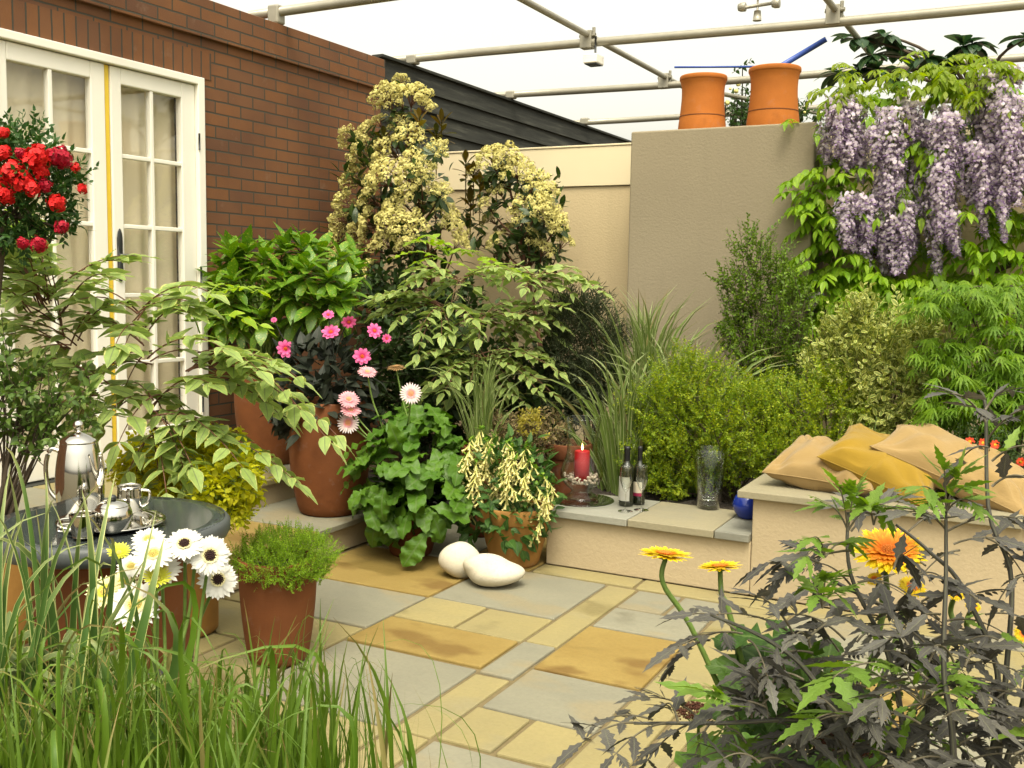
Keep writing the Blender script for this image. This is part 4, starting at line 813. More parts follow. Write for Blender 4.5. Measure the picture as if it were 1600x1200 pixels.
def flower_at(parent, md, P, Nn, r, stem_from=None, sag=None, rs=.003, smat=None):
    m = mZ(P, Nn, r)[0]; f = put('flower', md[0], parent, m); put('flower_centre', md[1], f, m) if False else None
    c = bpy.data.objects.new('flower_centre', md[1]); COL.objects.link(c); c.parent = f
    if stem_from is not None:
        g = G(); P = np.asarray(P, float); q = P-unit(Nn)*r*.12; b = np.asarray(stem_from, float); mid = (b+q)/2+(np.zeros(3) if sag is None else np.asarray(sag, float)); mid2 = q*.8+b*.2-unit(Nn)*np.linalg.norm(q-b)*.06+(np.zeros(3) if sag is None else np.asarray(sag, float)*.6)
        tube(g, spline([b, mid, mid2, q], 18), np.linspace(rs*1.15, rs, 18), 7); g.build('stem', smat or M_stem, parent)
    return f
D_dah = daisy(9, .5, ((1, .12, 0), (.72, .35, 0)), .2, mats=[M_pinkd], mc=M_dcen)
pb_ = np.array([-3.36, 4.36, .70]); t = thing('dark_dahlia', 'dark leaved dahlia with magenta pink daisies in the tall pot', 'plant', pb_)
P, Nn = on_blobs([blob(500, 590, 55, 4.4), blob(465, 605, 42, 4.35), blob(540, 600, 45, 4.4), blob(500, 640, 50, 4.28), blob(450, 640, 26, 4.3), blob(555, 640, 28, 4.35)], 620, (.6, 1.05)); D = unit(Nn+[0, 0, .1]+.5*rng.standard_normal(P.shape)); g = G(); tmix(L_ov, g, frames(P, D, Nn+[0, 0, .8], rng.uniform(.075, .125, len(P)))); g.build('foliage', M_dah, t)
for px, py, r, nx, nz in ((446, 545, 14.5, -.1, .15), (566, 557, 14.5, .05, .2), (517, 519, 15, -.3, .8), (585, 517, 13, .3, .5), (604, 529, 8, .5, .1), (545, 503, 12, .2, -.5), (513, 492, 10, -.1, 1.0), (428, 500, 5, 0, .6)):
    p = WY(px, py, 4.3); tc = unit(CAMP-p); flower_at(t, D_dah, p, unit(tc+RT*nx+np.array([0, 0, nz])), r*m_px(p)*1.08, pb_+[rng.normal(0, .05), rng.normal(0, .04), .05], rs=.0028, smat=M_dah)

# ================= big leaved pink gerbera =================
M_gerl = leaf_mat('gerbera_leaf', (.058, .142, .010), (.10, .20, .016), rib=(.10, .17, .04), rough=.5, trans=.25)
L_ger = V_(dict(n=16, c=5, prof='obov', w=.46, fold=.12, droop=.9, wave=.09, wf=3, lobes=.13, lf=5), dict(n=16, c=5, prof='ellip', w=.5, fold=.1, droop=1.2, wave=.10, wf=3.5, lobes=.12, lf=4.5, ph=1), dict(n=16, c=5, prof='obov', w=.52, fold=.05, droop=.6, wave=.09, wf=4, lobes=.10, lf=6, ph=2))
def gerb_leaves(t, base, n, L, el, spread=.05, name='foliage', mat=None, up=0.0, ramp_=None, hgt=0.0):
    g = G(); a = np.arange(n)*2.4+rng.random(); e = rng.uniform(el[0], el[1], n); D = np.stack([np.cos(a)*np.cos(e), np.sin(a)*np.cos(e), np.sin(e)], -1)
    P = np.asarray(base, float)+D*[1, 1, 0]*spread+np.stack([0*a, 0*a, rng.uniform(0, hgt+1e-6, n)], -1); tmix(L_ger, g, frames(P, D, (0, 0, 1), rng.uniform(L[0], L[1], n))); return g.build(name, mat or M_gerl, t)
M_pale = petal_mat('pale_pink_petal', (.80, .30, .30), (.86, .68, .66), (.88, .80, .78), a=.2, b=.45); M_rose = petal_mat('rose_petal', (.75, .16, .22), (.82, .38, .42), (.84, .48, .52)); M_peach = plain('peach_centre', (.75, .38, .20), .8, .25, 90, .4)
RG = ((1, .02, 0), (.86, .12, 0), (.42, .5, 1))
D_gp = daisy(24, .17, RG, .3, mats=[M_pale, M_rose], mc=M_peach); D_gr = daisy(24, .17, RG, .26, mats=[M_rose, M_rose], mc=M_peach)
gb = np.array([-2.83, 4.34, .22]); t = thing('pink_gerbera', 'big leaved gerbera with pale pink daisies beside the tall pot', 'plant', gb)
gerb_leaves(t, gb+[0, 0, .02], 46, (.22, .33), (.1, 1.35), .05); g = G()
P, Nn = on_blobs([blob(635, 745, 80, 4.3, 1.05), blob(650, 710, 70, 4.35), blob(590, 730, 45, 4.25), blob(690, 730, 48, 4.35), blob(600, 790, 50, 4.2), blob(665, 790, 55, 4.22), blob(640, 690, 55, 4.4), blob(700, 760, 45, 4.3)], 105, (.7, 1.0), .3); D = unit(Nn*.9+[0, 0, -.35]+.4*rng.standard_normal(P.shape)); tmix(L_ger, g, frames(P-D*.08, D, Nn+[0, 0, .6], rng.uniform(.15, .22, len(P)))); g.build('foliage', M_gerl, t)
for px, py, r, nx, nz, md in ((642, 615, 18, 0, .1, D_gp), (544, 661, 18, -.15, .15, D_gp), (548, 641, 17, .2, 1.6, D_gr), (545, 624, 18, .15, .9, D_gr), (574, 581, 16, .2, 1.7, D_gr)):
    p = WY(px, py, 4.2); flower_at(t, md, p, unit(unit(CAMP-p)+RT*nx+np.array([0, 0, nz])), r*m_px(p)*1.05, gb+[rng.normal(0, .03), rng.normal(0, .03), .15], rs=.0042)
M_seed = plain('faded_petal', (.28, .16, .06), .9, .35, 60, .5); D_fad = daisy(26, .14, ((1, -.1, 0), (.8, .1, 0), (.5, .5, 0)), .3, mats=[M_seed], mc=M_seed); p = WY(619, 574, 4.35); flower_at(t, D_fad, p, (0, -.15, 1), 17*m_px(p), gb+[.05, .03, .15], rs=.0042)

# ================= pale yellow trumpets =================
M_phy = leaf_mat('trumpet_plant_leaf', (.04, .10, .018), (.06, .135, .022), rib=(.10, .17, .04), rough=.5, trans=.25); M_trum = petal_mat('trumpet_petal', (.50, .52, .12), (.74, .68, .26), (.78, .70, .34), trans=.2)
TR_ = G(); tube(TR_, spline([(0, 0, 0), (.02, .35, .03), (.03, .8, .0), (.02, 1, -.03)], 7), [.05, .075, .08, .085, .10, .13, .19], 6, cap=False); TRT = TR_.tpl()
pb_ = np.array([-2.29, 4.45, .28]); t = thing('yellow_trumpet_plant', 'leafy plant with hanging spikes of pale yellow tubular flowers', 'plant', pb_)
P, Nn = on_blobs([blob(790, 760, 66, 4.5, 1.0), blob(750, 790, 45, 4.42), blob(830, 780, 42, 4.45), blob(790, 735, 48, 4.6), blob(800, 820, 45, 4.35, .7)], 800, (.6, 1.08), .3); D = unit(Nn+[0, 0, .15]+.5*rng.standard_normal(P.shape)); g = G(); tmix(L_ov, g, frames(P, D, Nn+[0, 0, .7], rng.uniform(.05, .085, len(P)))); g.build('foliage', M_phy, t); gs = G()
for px, py, n, L in ((735, 685, 12, 50), (752, 670, 10, 40), (745, 720, 13, 45), (768, 700, 14, 55), (782, 745, 16, 60), (765, 750, 13, 50), (790, 690, 12, 50), (805, 720, 14, 50), (822, 700, 13, 45), (835, 730, 13, 50), (850, 745, 10, 40), (800, 770, 15, 55), (775, 785, 10, 45), (728, 710, 9, 40), (815, 760, 12, 45), (765, 800, 7, 30), (855, 770, 7, 35), (738, 745, 8, 35), (828, 790, 7, 30), (845, 810, 6, 28), (795, 800, 8, 35), (742, 700, 12, 45), (757, 730, 13, 50), (775, 680, 12, 45), (785, 715, 14, 55), (797, 745, 14, 50), (812, 740, 13, 50), (770, 725, 13, 50), (750, 770, 10, 40), (828, 720, 12, 45), (838, 760, 10, 40), (760, 690, 12, 45), (800, 700, 12, 50), (724, 730, 9, 40), (790, 765, 12, 45)):
    p = WY(px, py, 4.36+rng.uniform(-.05, .08)); L_ = L*m_px(p); q = p-[0, 0, L_]; g = G(); ax = curve(p, q+rng.normal(0, .03, 3)*[1, 1, 0], 0, 8, side=[rng.normal(0, .03), -.02, 0]); tube(g, ax, .0018, 5, m=1)
    n = int(n*1.7); k = np.linspace(0, 7, n); i = np.minimum(k.astype(int), 6); P = ax[i]+(ax[i+1]-ax[i])*(k-i)[:, None]; a = np.arange(n)*2.4; D = np.stack([np.cos(a)*.6, np.sin(a)*.6-.25, rng.normal(-.9, .25, n)], -1)+.25*rdir(n); g.inst(TRT, frames(P, D, rdir(n), rng.uniform(.038, .052, n))); g.inst(L_ov[0], frames(np.repeat(p[None], 7, 0)+rng.normal(0, .008, (7, 3)), rdir(7)+[0, 0, .6], (0, 0, 1), rng.uniform(.022, .04, 7)), m=2); g.build('flower_spike', [M_trum, M_stem, M_auc], t); tube(gs, spline([pb_+rng.normal(0, .04, 3)*[1, 1, 0], (pb_+p)/2, p], 8), .003, 5)
gs.build('stems', M_stem, t)
# sage behind
M_sage = leaf_mat('purple_sage_leaf', (.12, .085, .05), (.17, .12, .065), edge=(.36, .29, .10), ew=.7, en=.5, rough=.75, trans=.2); M_sagey = leaf_mat('golden_sage_leaf', (.40, .33, .05), (.30, .28, .05), rough=.7, trans=.25); L_sg = V_(dict(n=4, prof='ellip', w=.45, fold=.2, droop=.4)); SG = [spray_tpl(9, L_sg[0], .42, 1.1, seed=s) for s in range(3)]
t = shrub('purple_sage', 'mounded purple and gold sage beside the candle lantern', 'plant', (-2.30, 5.10, .5), [blob(800, 680, 42, 5.0, .7), blob(850, 675, 36, 5.0, .75), blob(765, 680, 30, 4.98, .7), blob(830, 700, 40, 4.95, .7)], SG, 520, .075, [M_sage, M_stem], ntw=14, r0=.004)
g = G(); P = np.stack([WY(a, b, 4.84) for a, b in rr_(26, 808, 845, 648, 685, 21)]); g.inst(SG[0], frames(P, rdir(len(P))+[0, 0, 1], (0, -1, 0), .06), m=0); g.build('golden_leaves', [M_sagey], t)

# ================= ribbon grasses =================
def stripe_mat(name, a, b, e, w=.42):
    s = N(name, .5, .35); uv = s.n('UVMap'); sx = s.n('SeparateXYZ'); s.l(uv.outputs[0], sx.inputs[0]); au = s.math('ABSOLUTE', s.math('MULTIPLY_ADD', sx.outputs[0], 2.0, -1.0)); rv = s.n('Attribute', attribute_name='rnd').outputs['Fac']
    col = s.mix(rv, a, b); col = s.mix(s.math('GREATER_THAN', au, s.mrange(rv, 0.0, 1.0, w, w+.45)), col, e); col = s.mix(s.mrange(sx.outputs[1], .75, 1.0, 0.0, .6), col, tuple(x*.9+.03 for x in e)); col = s.mix(s.math('MULTIPLY', s.mrange(sx.outputs[1], .86, .97), s.mrange(rv, .55, .75)), col, (.22, .16, .05)); col = s.mix(s.math('MULTIPLY', s.mrange(rv, .95, .96), .8), col, (.24, .19, .07)); s.col(col)
    tr = s.n('BsdfTranslucent'); s.l(col, tr.inputs[0]); mx = s.n('MixShader'); mx.inputs[0].default_value = .3; s.l(s.b.outputs[0], mx.inputs[1]); s.l(tr.outputs[0], mx.inputs[2]); s.l(mx.outputs[0], s.out.inputs[0]); return s.m
M_rib = stripe_mat('ribbon_grass_blade', (.11, .175, .03), (.155, .225, .045), (.36, .40, .17), .55); M_rib2 = stripe_mat('striped_grass_blade', (.06, .13, .025), (.09, .17, .035), (.50, .52, .20), .66)
def clump(name, label, base, n, hts, lean, width, mat, bend=.12, spread=.08, nseg=8, cat='grass', group=None, dirbias=(0, 0, 0)):
    t = thing(name, label, cat, base, group); a = rng.random(n)*6.283; rr = spread*np.sqrt(rng.random(n)); P0 = np.asarray(base, float)+np.stack([rr*np.cos(a), rr*np.sin(a), 0*a], -1); h = rng.uniform(hts[0], hts[1], n)
    out = np.stack([np.cos(a), np.sin(a), 0*a], -1); l = rng.uniform(0, 1, n)**1.3*lean; P1 = P0+out*(h*l)[:, None]+np.array([0, 0, 1])*(h*np.sqrt(np.maximum(.08, 1-l*l*.8)))[:, None]+np.asarray(dirbias)*h[:, None]
    bd = np.array([0, 0, 1.])*(bend*h*(.3+l))[:, None]-out*(bend*h*.7)[:, None]+.04*rdir(n); g = G(); blades(g, P0, P1, bd, width*rng.uniform(.7, 1.2, n), nseg); g.build('blades', mat, t); return t
for k, (X, Y, n, h0, h1, ln, lab) in enumerate(((-2.04, 5.55, 260, .55, 1.15, .38, 'tall upright ribbon grass against the left edge of the chimney'), (-1.74, 5.4, 230, .45, .92, .62, 'ribbon grass arching outward in front of the chimney'), (-2.02, 5.22, 170, .35, .8, .7, 'ribbon grass drooping over the low bench behind the candle'))): clump('ribbon_grass', lab, (X, Y, .25), n, (h0, h1), ln, .023, M_rib, .16, .13, group='ribbon grass clumps in the raised bed')
clump('ribbon_grass', 'ribbon grass spilling from the narrow pot behind the pink gerbera', (-2.72, 4.88, .46), 80, (.25, .60), .7, .012, M_rib, .2, .08)
# bronze fennel haze, then dark foliage added to deepen the shade between the plants
M_fen = leaf_mat('bronze_leaf', (.034, .048, .020), (.055, .068, .026), rough=.7, trans=.2); L_th = V_(dict(n=3, prof='lance', w=.10, fold=.1, droop=.3)); FE = [spray_tpl(16, L_th[0], .38, 1.0, seed=s) for s in range(3)]
shrub('bronze_fennel', 'feathery dark bronze foliage between the aralia and the ribbon grass', 'plant', (-2.35, 5.55, .25), [blob(900, 500, 45, 5.5), blob(925, 540, 50, 5.5), blob(890, 560, 45, 5.45), blob(900, 610, 50, 5.45), blob(935, 590, 40, 5.5)], FE, 800, .15, [M_fen, M_fen], ntw=20, r0=.005, tw=M_rstem)
M_und = leaf_mat('shade_leaf', (.026, .056, .013), (.05, .085, .018), rough=.55, trans=.2)
shrub('shade_filler', 'added dark foliage deepening the shade under the middle aralia', 'shrub', (-2.95, 5.55, .2), [blob(620, 560, 60, 5.55), blob(690, 600, 75, 5.5), blob(780, 600, 70, 5.5), blob(850, 620, 60, 5.5), blob(640, 640, 55, 5.4), blob(730, 660, 60, 5.4), blob(810, 660, 50, 5.5), blob(700, 500, 50, 5.75), blob(600, 480, 45, 5.7)], [spray_tpl(10, L_ov[0], .32, 1.0, seed=s) for s in range(3)], 130, .22, [M_und, M_bark], ntw=30)

# ================= raised bed shrubs at right =================
L_tiny = leaf(n=2, c=3, prof='ellip', w=.62, fold=.2, droop=.4); L_sm = leaf(n=3, c=3, prof='ellip', w=.5, fold=.22, droop=.4)
M_box = leaf_mat('golden_box_leaf', (.15, .26, .010), (.40, .44, .020), rough=.4, trans=.35); BX = [spray_tpl(15, L_tiny, .20, 1.0, seed=s) for s in range(4)]
shrub('golden_box', 'dense yellow green box shrub behind the clear glass vase', 'shrub', (-1.45, 5.3, .25), [blob(1050, 640, 62, 5.2), blob(1110, 660, 70, 5.2), blob(1030, 700, 50, 5.2), blob(1085, 715, 54, 5.22), blob(1140, 710, 50, 5.25), blob(1170, 650, 55, 5.25), blob(1080, 590, 42, 5.25), blob(1200, 700, 50, 5.2), blob(1052, 750, 30, 5.1, .8), blob(1012, 745, 26, 5.06, .8)], BX, 950, .09, [M_box, M_stem], updir=.7, shell=(.62, 1.2), ntw=40, r0=.006)
shrub('golden_box', 'golden green box shrub behind the tan cushion on the left', 'shrub', (-.95, 5.4, .4), [blob(1260, 650, 52, 5.3), blob(1300, 620, 55, 5.35), blob(1240, 690, 45, 5.25), blob(1290, 680, 45, 5.25), blob(1340, 640, 40, 5.35), blob(1215, 620, 40, 5.35)], BX, 760, .085, [M_box, M_stem], updir=.7, shell=(.62, 1.2), ntw=30, r0=.006)
M_pit = leaf_mat('upright_shrub_leaf', (.09, .175, .014), (.18, .28, .022), rough=.4, trans=.28); PT = [spray_tpl(16, L_sm, .17, .9, seed=s) for s in range(4)]
shrub('upright_evergreen', 'tall loose dark green evergreen against the chimney', 'shrub', (-1.42, 5.95, .4), [blob(1185, 410, 34, 5.9, 1.3), blob(1165, 385, 16, 5.88, 1.4), blob(1215, 430, 34, 5.95), blob(1165, 460, 42, 5.9), blob(1215, 490, 46, 5.9), blob(1150, 520, 32, 5.88), blob(1190, 550, 52, 5.88), blob(1235, 560, 42, 5.95), blob(1180, 600, 42, 5.85), blob(1225, 620, 45, 5.85), blob(1245, 460, 26, 5.95), blob(1140, 440, 16, 5.9)], PT, 380, .15, [M_pit, M_bark], updir=.8, shell=(.55, 1.12), ntw=46, r0=.006)
M_pv = leaf_mat('cream_edged_leaf', (.19, .25, .05), (.25, .29, .06), edge=(.58, .57, .17), ew=.68, en=.2, rough=.45, trans=.25); PV = [spray_tpl(12, leaf(n=4, c=5, prof='ellip', w=.5, fold=.1, droop=.3, wave=.03), .24, 1.05, seed=s) for s in range(4)]
shrub('variegated_shrub', 'rounded cream edged evergreen below the wisteria', 'shrub', (-.7, 5.6, .4), [blob(1370, 540, 62, 5.5), blob(1330, 580, 55, 5.45), blob(1420, 580, 62, 5.45), blob(1370, 620, 62, 5.4), blob(1440, 540, 40, 5.5), blob(1340, 510, 40, 5.55), blob(1300, 560, 35, 5.5), blob(1410, 640, 45, 5.35), blob(1370, 670, 35, 5.3), blob(1460, 610, 40, 5.4)], PV, 330, .175, [M_pv, M_stem], ntw=36, r0=.006)
M_ace = leaf_mat('maple_leaf', (.11, .225, .012), (.21, .34, .018), rough=.5, trans=.45)
def maple(seed):
    g = G(); lt = leaf(n=8, c=3, prof='lance', w=.13, fold=.1, droop=.6, teeth=.40)
    a = np.radians([-78, -50, -25, 0, 25, 50, 78])+rng.normal(0, .05, 7); g.inst(lt, frames(np.zeros((7, 3)), np.stack([np.sin(a), np.cos(a), -.12-.1*np.abs(a)], -1), (0, 0, 1), np.array([.62, .82, .95, 1, .95, .82, .62]))); return g.tpl()
MA = [maple(s) for s in range(3)]; t = thing('cut_leaf_maple', 'fresh green cut leaved maple beside the cushions at right', 'small tree', (-.12, 5.45, .4)); g = G(); gs = G(); bs_ = np.array([-.12, 5.45, .4])
for px, py, sx_, sy_, n in ((1500, 455, 55, 18, 40), (1560, 500, 60, 25, 45), (1460, 470, 40, 18, 26), (1530, 560, 70, 30, 60), (1470, 545, 40, 22, 34), (1580, 590, 50, 30, 50), (1500, 620, 60, 28, 60), (1570, 650, 60, 28, 50), (1470, 660, 40, 24, 34), (1540, 690, 50, 22, 34), (1590, 450, 40, 20, 24), (1600, 540, 40, 30, 34), (1620, 620, 40, 40, 40)):
    n = int(n*1.9); Y = rng.uniform(5.15, 5.6); c = WY(px, py, Y); s_ = m_px(c); x = rng.uniform(-1, 1, n); P = c+RT*(x*sx_*s_)[:, None]+np.array([0, 1, 0])*rng.uniform(-.2, .15, (n, 1))+np.array([0, 0, 1])*((rng.uniform(-1, 1, n)-x*x*.6)*sy_*s_)[:, None]; D = unit(np.stack([x+rng.normal(0, .4, n), rng.normal(-.4, .6, n), rng.normal(-.35, .25, n)], -1)); tmix(MA, g, frames(P, D, (0, -.3, 1), rng.uniform(.065, .105, n)))
    tube(gs, spline([bs_, (bs_+c)/2+[0, .1, .15], c], 10), np.linspace(.014, .004, 10), 6)
    for q in rng.choice(n, 8): tube(gs, [c, (c+P[q])/2+[0, 0, .015], P[q]], .0022, 4)
g.build('foliage', M_ace, t); gs.build('trunk', M_bark, t)
# small orange red flowers
M_ored = petal_mat('orange_red_petal', (.75, .10, .01), (.72, .06, .015), (.62, .04, .02)); M_ycen = plain('yellow_centre', (.75, .50, .04), .8, .2, 80, .3); D_or = daisy(8, .55, ((1, .2, 0),), .25, mats=[M_ored], mc=M_ycen)
t = shrub('orange_bedding_plant', 'low dark plant dotted with small orange red flowers by the cushions', 'plant', (-.12, 5.12, .4), [blob(1545, 730, 50, 5.05, .8), blob(1590, 720, 45, 5.1), blob(1520, 700, 30, 5.08)], [spray_tpl(9, L_sm, .3, 1.0, seed=s) for s in range(2)], 500, .08, [M_und, M_stem], ntw=10, r0=.003)
for px, py in ((1515, 690), (1530, 705), (1522, 712), (1548, 720), (1560, 730), (1570, 738), (1578, 732), (1590, 745), (1545, 710), (1582, 752), (1536, 692), (1562, 742), (1572, 728), (1595, 722), (1555, 695), (1586, 765), (1540, 727), (1576, 744), (1568, 748)): p = WY(px, py, 4.97+rng.uniform(-.03, .03)); flower_at(t, D_or, p, unit(CAMP-p+np.array([rng.normal(0, .8), 0, 1.5])), 8.5*m_px(p))
# ================= wisteria on the right wall =================
M_wis = leaf_mat('wisteria_leaf', (.17, .33, .010), (.29, .44, .016), rib=(.16, .26, .04), rough=.45, trans=.42); M_wisy = leaf_mat('wisteria_young_leaf', (.26, .33, .025), (.20, .30, .02), rough=.45, trans=.5)
L_wis = V_(dict(n=5, prof='ovate', w=.42, fold=.2, droop=.5), dict(n=5, prof='ellip', w=.4, fold=.15, droop=.35))
M_wf = petal_mat('wisteria_banner', (.78, .71, .62), (.66, .57, .66), (.56, .46, .63), trans=.3); M_wk = petal_mat('wisteria_keel', (.36, .25, .42), (.33, .22, .41), (.27, .18, .36), trans=.2)
fl_ = G(); bn = leaf(n=3, c=3, prof='ellip', w=1.0, fold=-.25, droop=-.9, base=-.4, m=0); kl = leaf(n=3, c=3, prof='lance', w=.55, fold=-.5, droop=.5, m=1)
fl_.inst(bn, frames([(0, .1, .05)], [(0, .5, .8)], (0, -1, .4), .95)); fl_.inst(kl, frames([(0, .05, 0)], [(0, 1, .05)], (0, 0, 1), .9)); FLT = fl_.tpl()
wb = np.array([-.75, 6.52, .4]); t = thing('wisteria', 'lilac flowered wisteria cascading over the wall to the right of the chimney', 'climber', wb)
gs = G()
for pts in ([wb, (-.8, 6.58, 1.2), (-.95, 6.6, 1.9), (-.9, 6.6, 2.45)], [(-.95, 6.6, 1.9), (-.6, 6.6, 2.3), (-.1, 6.6, 2.42), (.5, 6.62, 2.4)], [(-.85, 6.6, 1.5), (-1.1, 6.45, 1.75), (-1.2, 6.4, 2.2)], [(-.8, 6.58, 1.2), (-.3, 6.55, 1.5), (.2, 6.58, 1.7)]): tube(gs, spline(pts, 18), np.linspace(.028, .010, 18), 7)
gs.build('stems', M_bark, t)
rac = [(1318, 150, 250, 40), (1300, 185, 285, 34), (1340, 165, 270, 36), (1330, 215, 290, 34), (1395, 170, 345, 40), (1410, 220, 330, 34), (1378, 285, 425, 42), (1345, 305, 405, 42), (1410, 300, 420, 40), (1330, 340, 412, 34), (1362, 330, 420, 40), (1398, 340, 428, 36), (1425, 320, 425, 28), (1462, 270, 425, 38), (1480, 300, 395, 30), (1445, 190, 310, 36), (1475, 180, 300, 38), (1500, 165, 300, 40), (1530, 150, 320, 42), (1560, 140, 310, 44), (1590, 150, 320, 42), (1515, 225, 330, 40), (1548, 230, 330, 40), (1580, 220, 320, 36), (1548, 300, 400, 22), (1600, 200, 300, 40), (1360, 200, 275, 30), (1425, 160, 260, 30), (1545, 110, 190, 34), (1580, 105, 180, 34), (1278, 460, 500, 16), (1490, 330, 400, 24), (1640, 150, 300, 40), (1670, 170, 330, 38), (1700, 150, 290, 40), (1740, 160, 310, 36), (1625, 240, 350, 34)]
rac += [(a+dx, b+dy, c+dy2, w*.8) for (a, b, c, w), dx, dy, dy2 in zip(rac[:28], rng.normal(0, 16, 28), rng.normal(-8, 14, 28), rng.normal(4, 16, 28))]
for k, (px, y0, y1, w) in enumerate(rac):
    Y = 6.17+rng.uniform(-.10, .14); a, b = WY(px, y0, Y), WY(px+rng.uniform(-9, 9), y0+(y1-y0)*rng.uniform(.7, 1.12), Y); s_ = m_px(a); L_ = np.linalg.norm(b-a); n = int(120+L_*640); tt = np.sort(rng.random(n))**.9; ax = curve(a, b, 0, 9, side=[rng.normal(0, .02), rng.normal(0, .02), 0])
    kk = tt*8; i = np.minimum(kk.astype(int), 7); P = ax[i]+(ax[i+1]-ax[i])*(kk-i)[:, None]; ang = rng.random(n)*6.283; R_ = w/2*s_*1.0*(1-.78*tt**1.3)*rng.uniform(.15, 1.3, n); out = np.stack([np.cos(ang), np.sin(ang), np.full(n, -.15)], -1)
    g = G(); tube(g, ax, .0022, 4, m=2, cap=False); g.inst(FLT, frames(P+out*R_[:, None], out+.35*rdir(n), (0, 0, 1), rng.uniform(.021, .031, n)*(1-.3*tt))); g.build('flower_raceme', [M_wf, M_wk, M_stem], t)
gl, gy, gs = G(), G(), G()
def wleaves(gg, pts, L=(.16, .28), n=4, Y0=6.36, ll=.09, gsx=None):
    for px, py in pts:
        for _ in range(n):
            c = WY(px+rng.normal(0, 14), py+rng.normal(0, 10), Y0+rng.uniform(-.16, .14)); a = rng.uniform(-2.6, -.5) if rng.random() < .8 else rng.random()*6.28
            d = np.array([math.cos(a), math.sin(a)*.8, rng.uniform(-.75, .25)]); b = c+unit(d)*rng.uniform(*L); compound(gg, gg, c, b, 6, ll*rng.uniform(.85, 1.15), L_wis, sag=.03, ang=58, dr=.55, rs=.0018)
wleaves(gl, [(1285, 300), (1290, 330), (1300, 300), (1290, 370), (1320, 350), (1285, 345), (1300, 420), (1340, 430), (1370, 445), (1400, 440), (1310, 455), (1440, 450), (1420, 470), (1480, 440), (1500, 420), (1530, 430), (1560, 400), (1590, 410), (1500, 380), (1435, 270), (1440, 220), (1290, 480), (1320, 490), (1470, 250), (1400, 490), (1360, 480), (1450, 500), (1270, 410), (1340, 395), (1500, 340), (1520, 460), (1560, 450), (1590, 370), (1290, 440), (1320, 470), (1380, 465), (1275, 300)], n=6)
wleaves(gl, [(1440, 300), (1360, 150), (1480, 150), (1540, 130), (1310, 245), (1580, 330), (1520, 350)], n=3)
wleaves(gy, [(1350, 130), (1390, 145), (1460, 115), (1480, 120), (1500, 135), (1530, 120), (1550, 140), (1450, 130), (1330, 150), (1580, 170), (1570, 110), (1510, 110), (1320, 140), (1420, 120), (1540, 160)], n=6, L=(.14, .26), ll=.075)
wleaves(gl, [(x, y) for x, y in rr_(66, 1270, 1780, 150, 480, 33)], n=3, Y0=6.5)
gl.build('foliage', M_wis, t); gy.build('young_foliage', M_wisy, t)

# ================= trees seen beyond the wall =================
M_fat = leaf_mat('glossy_dark_leaf', (.022, .055, .02), (.035, .075, .026), rib=(.08, .12, .04), rough=.3, trans=.2); L_fat = V_(dict(n=6, prof='obov', w=.50, fold=.15, droop=.6), dict(n=6, prof='ellip', w=.44, fold=.2, droop=.9))
fb = np.array([-.55, 8.3, 0]); t = thing('broad_leaved_tree', 'dark glossy broad leaved evergreen rising behind the wisteria', 'tree', fb); g = G(); gs = G(); tk = spline([fb, fb+[.05, 0, 1.6], fb+[-.05, 0, 2.9]], 12); tube(gs, tk, np.linspace(.05, .025, 12), 8)
for px, py, R_ in ((1340, 60, .22), (1385, 55, .24), (1365, 85, .2), (1400, 75, .2), (1310, 115, .22), (1340, 108, .2), (1370, 110, .2), (1400, 112, .18), (1450, 90, .2), (1505, 72, .24), (1520, 68, .2), (1605, 60, .2), (1480, 95, .16)):
    c = WY(px, py, 8.2+rng.uniform(-.2, .2)); tube(gs, spline([tk[-2], (tk[-1]+c)/2+[0, 0, .02], c], 9), np.linspace(.018, .007, 9), 6); n = 13; a = np.arange(n)*2.4; el = rng.uniform(-.5, .5, n); D = np.stack([np.cos(a)*np.cos(el), np.sin(a)*np.cos(el), np.sin(el)], -1); tmix(L_fat, g, frames(c, D, (0, 0, 1), R_*rng.uniform(.7, 1.05, n)))
g.build('crown', M_fat, t); gs.build('trunk', M_bark, t)
M_ros = leaf_mat('rose_tree_leaf', (.04, .08, .02), (.06, .11, .03), rough=.5, trans=.3); rb = np.array([-2.55, 9.4, 0]); c0_ = WY(1150, 165, 9.4)
t = shrub('blossoming_tree', 'small loose tree with pale blossoms seen between the chimney pots', 'tree', (c0_[0], 9.4, 0), [blob(1150, 165, 26, 9.4, 1.2), blob(1160, 195, 34, 9.4), blob(1270, 175, 26, 9.5, .8), blob(1170, 130, 14, 9.4, 1.3), blob(1215, 190, 40, 9.4, .8), blob(1155, 108, 8, 9.4)], [spray_tpl(10, L_ov[0], .26, 1.0, seed=s) for s in range(3)], 40, .24, [M_ros, M_bark], shell=(.4, 1.15), ntw=30, r0=.02)
P, Nn = on_blobs([blob(1155, 160, 24, 9.25, 1.3), blob(1215, 185, 36, 9.25, .7)], 60, (.7, 1.1)); g = G(); g.inst(IC, mZ(P, Nn, rng.uniform(.012, .024, len(P)))); g.build('blossoms', M_blos, t)

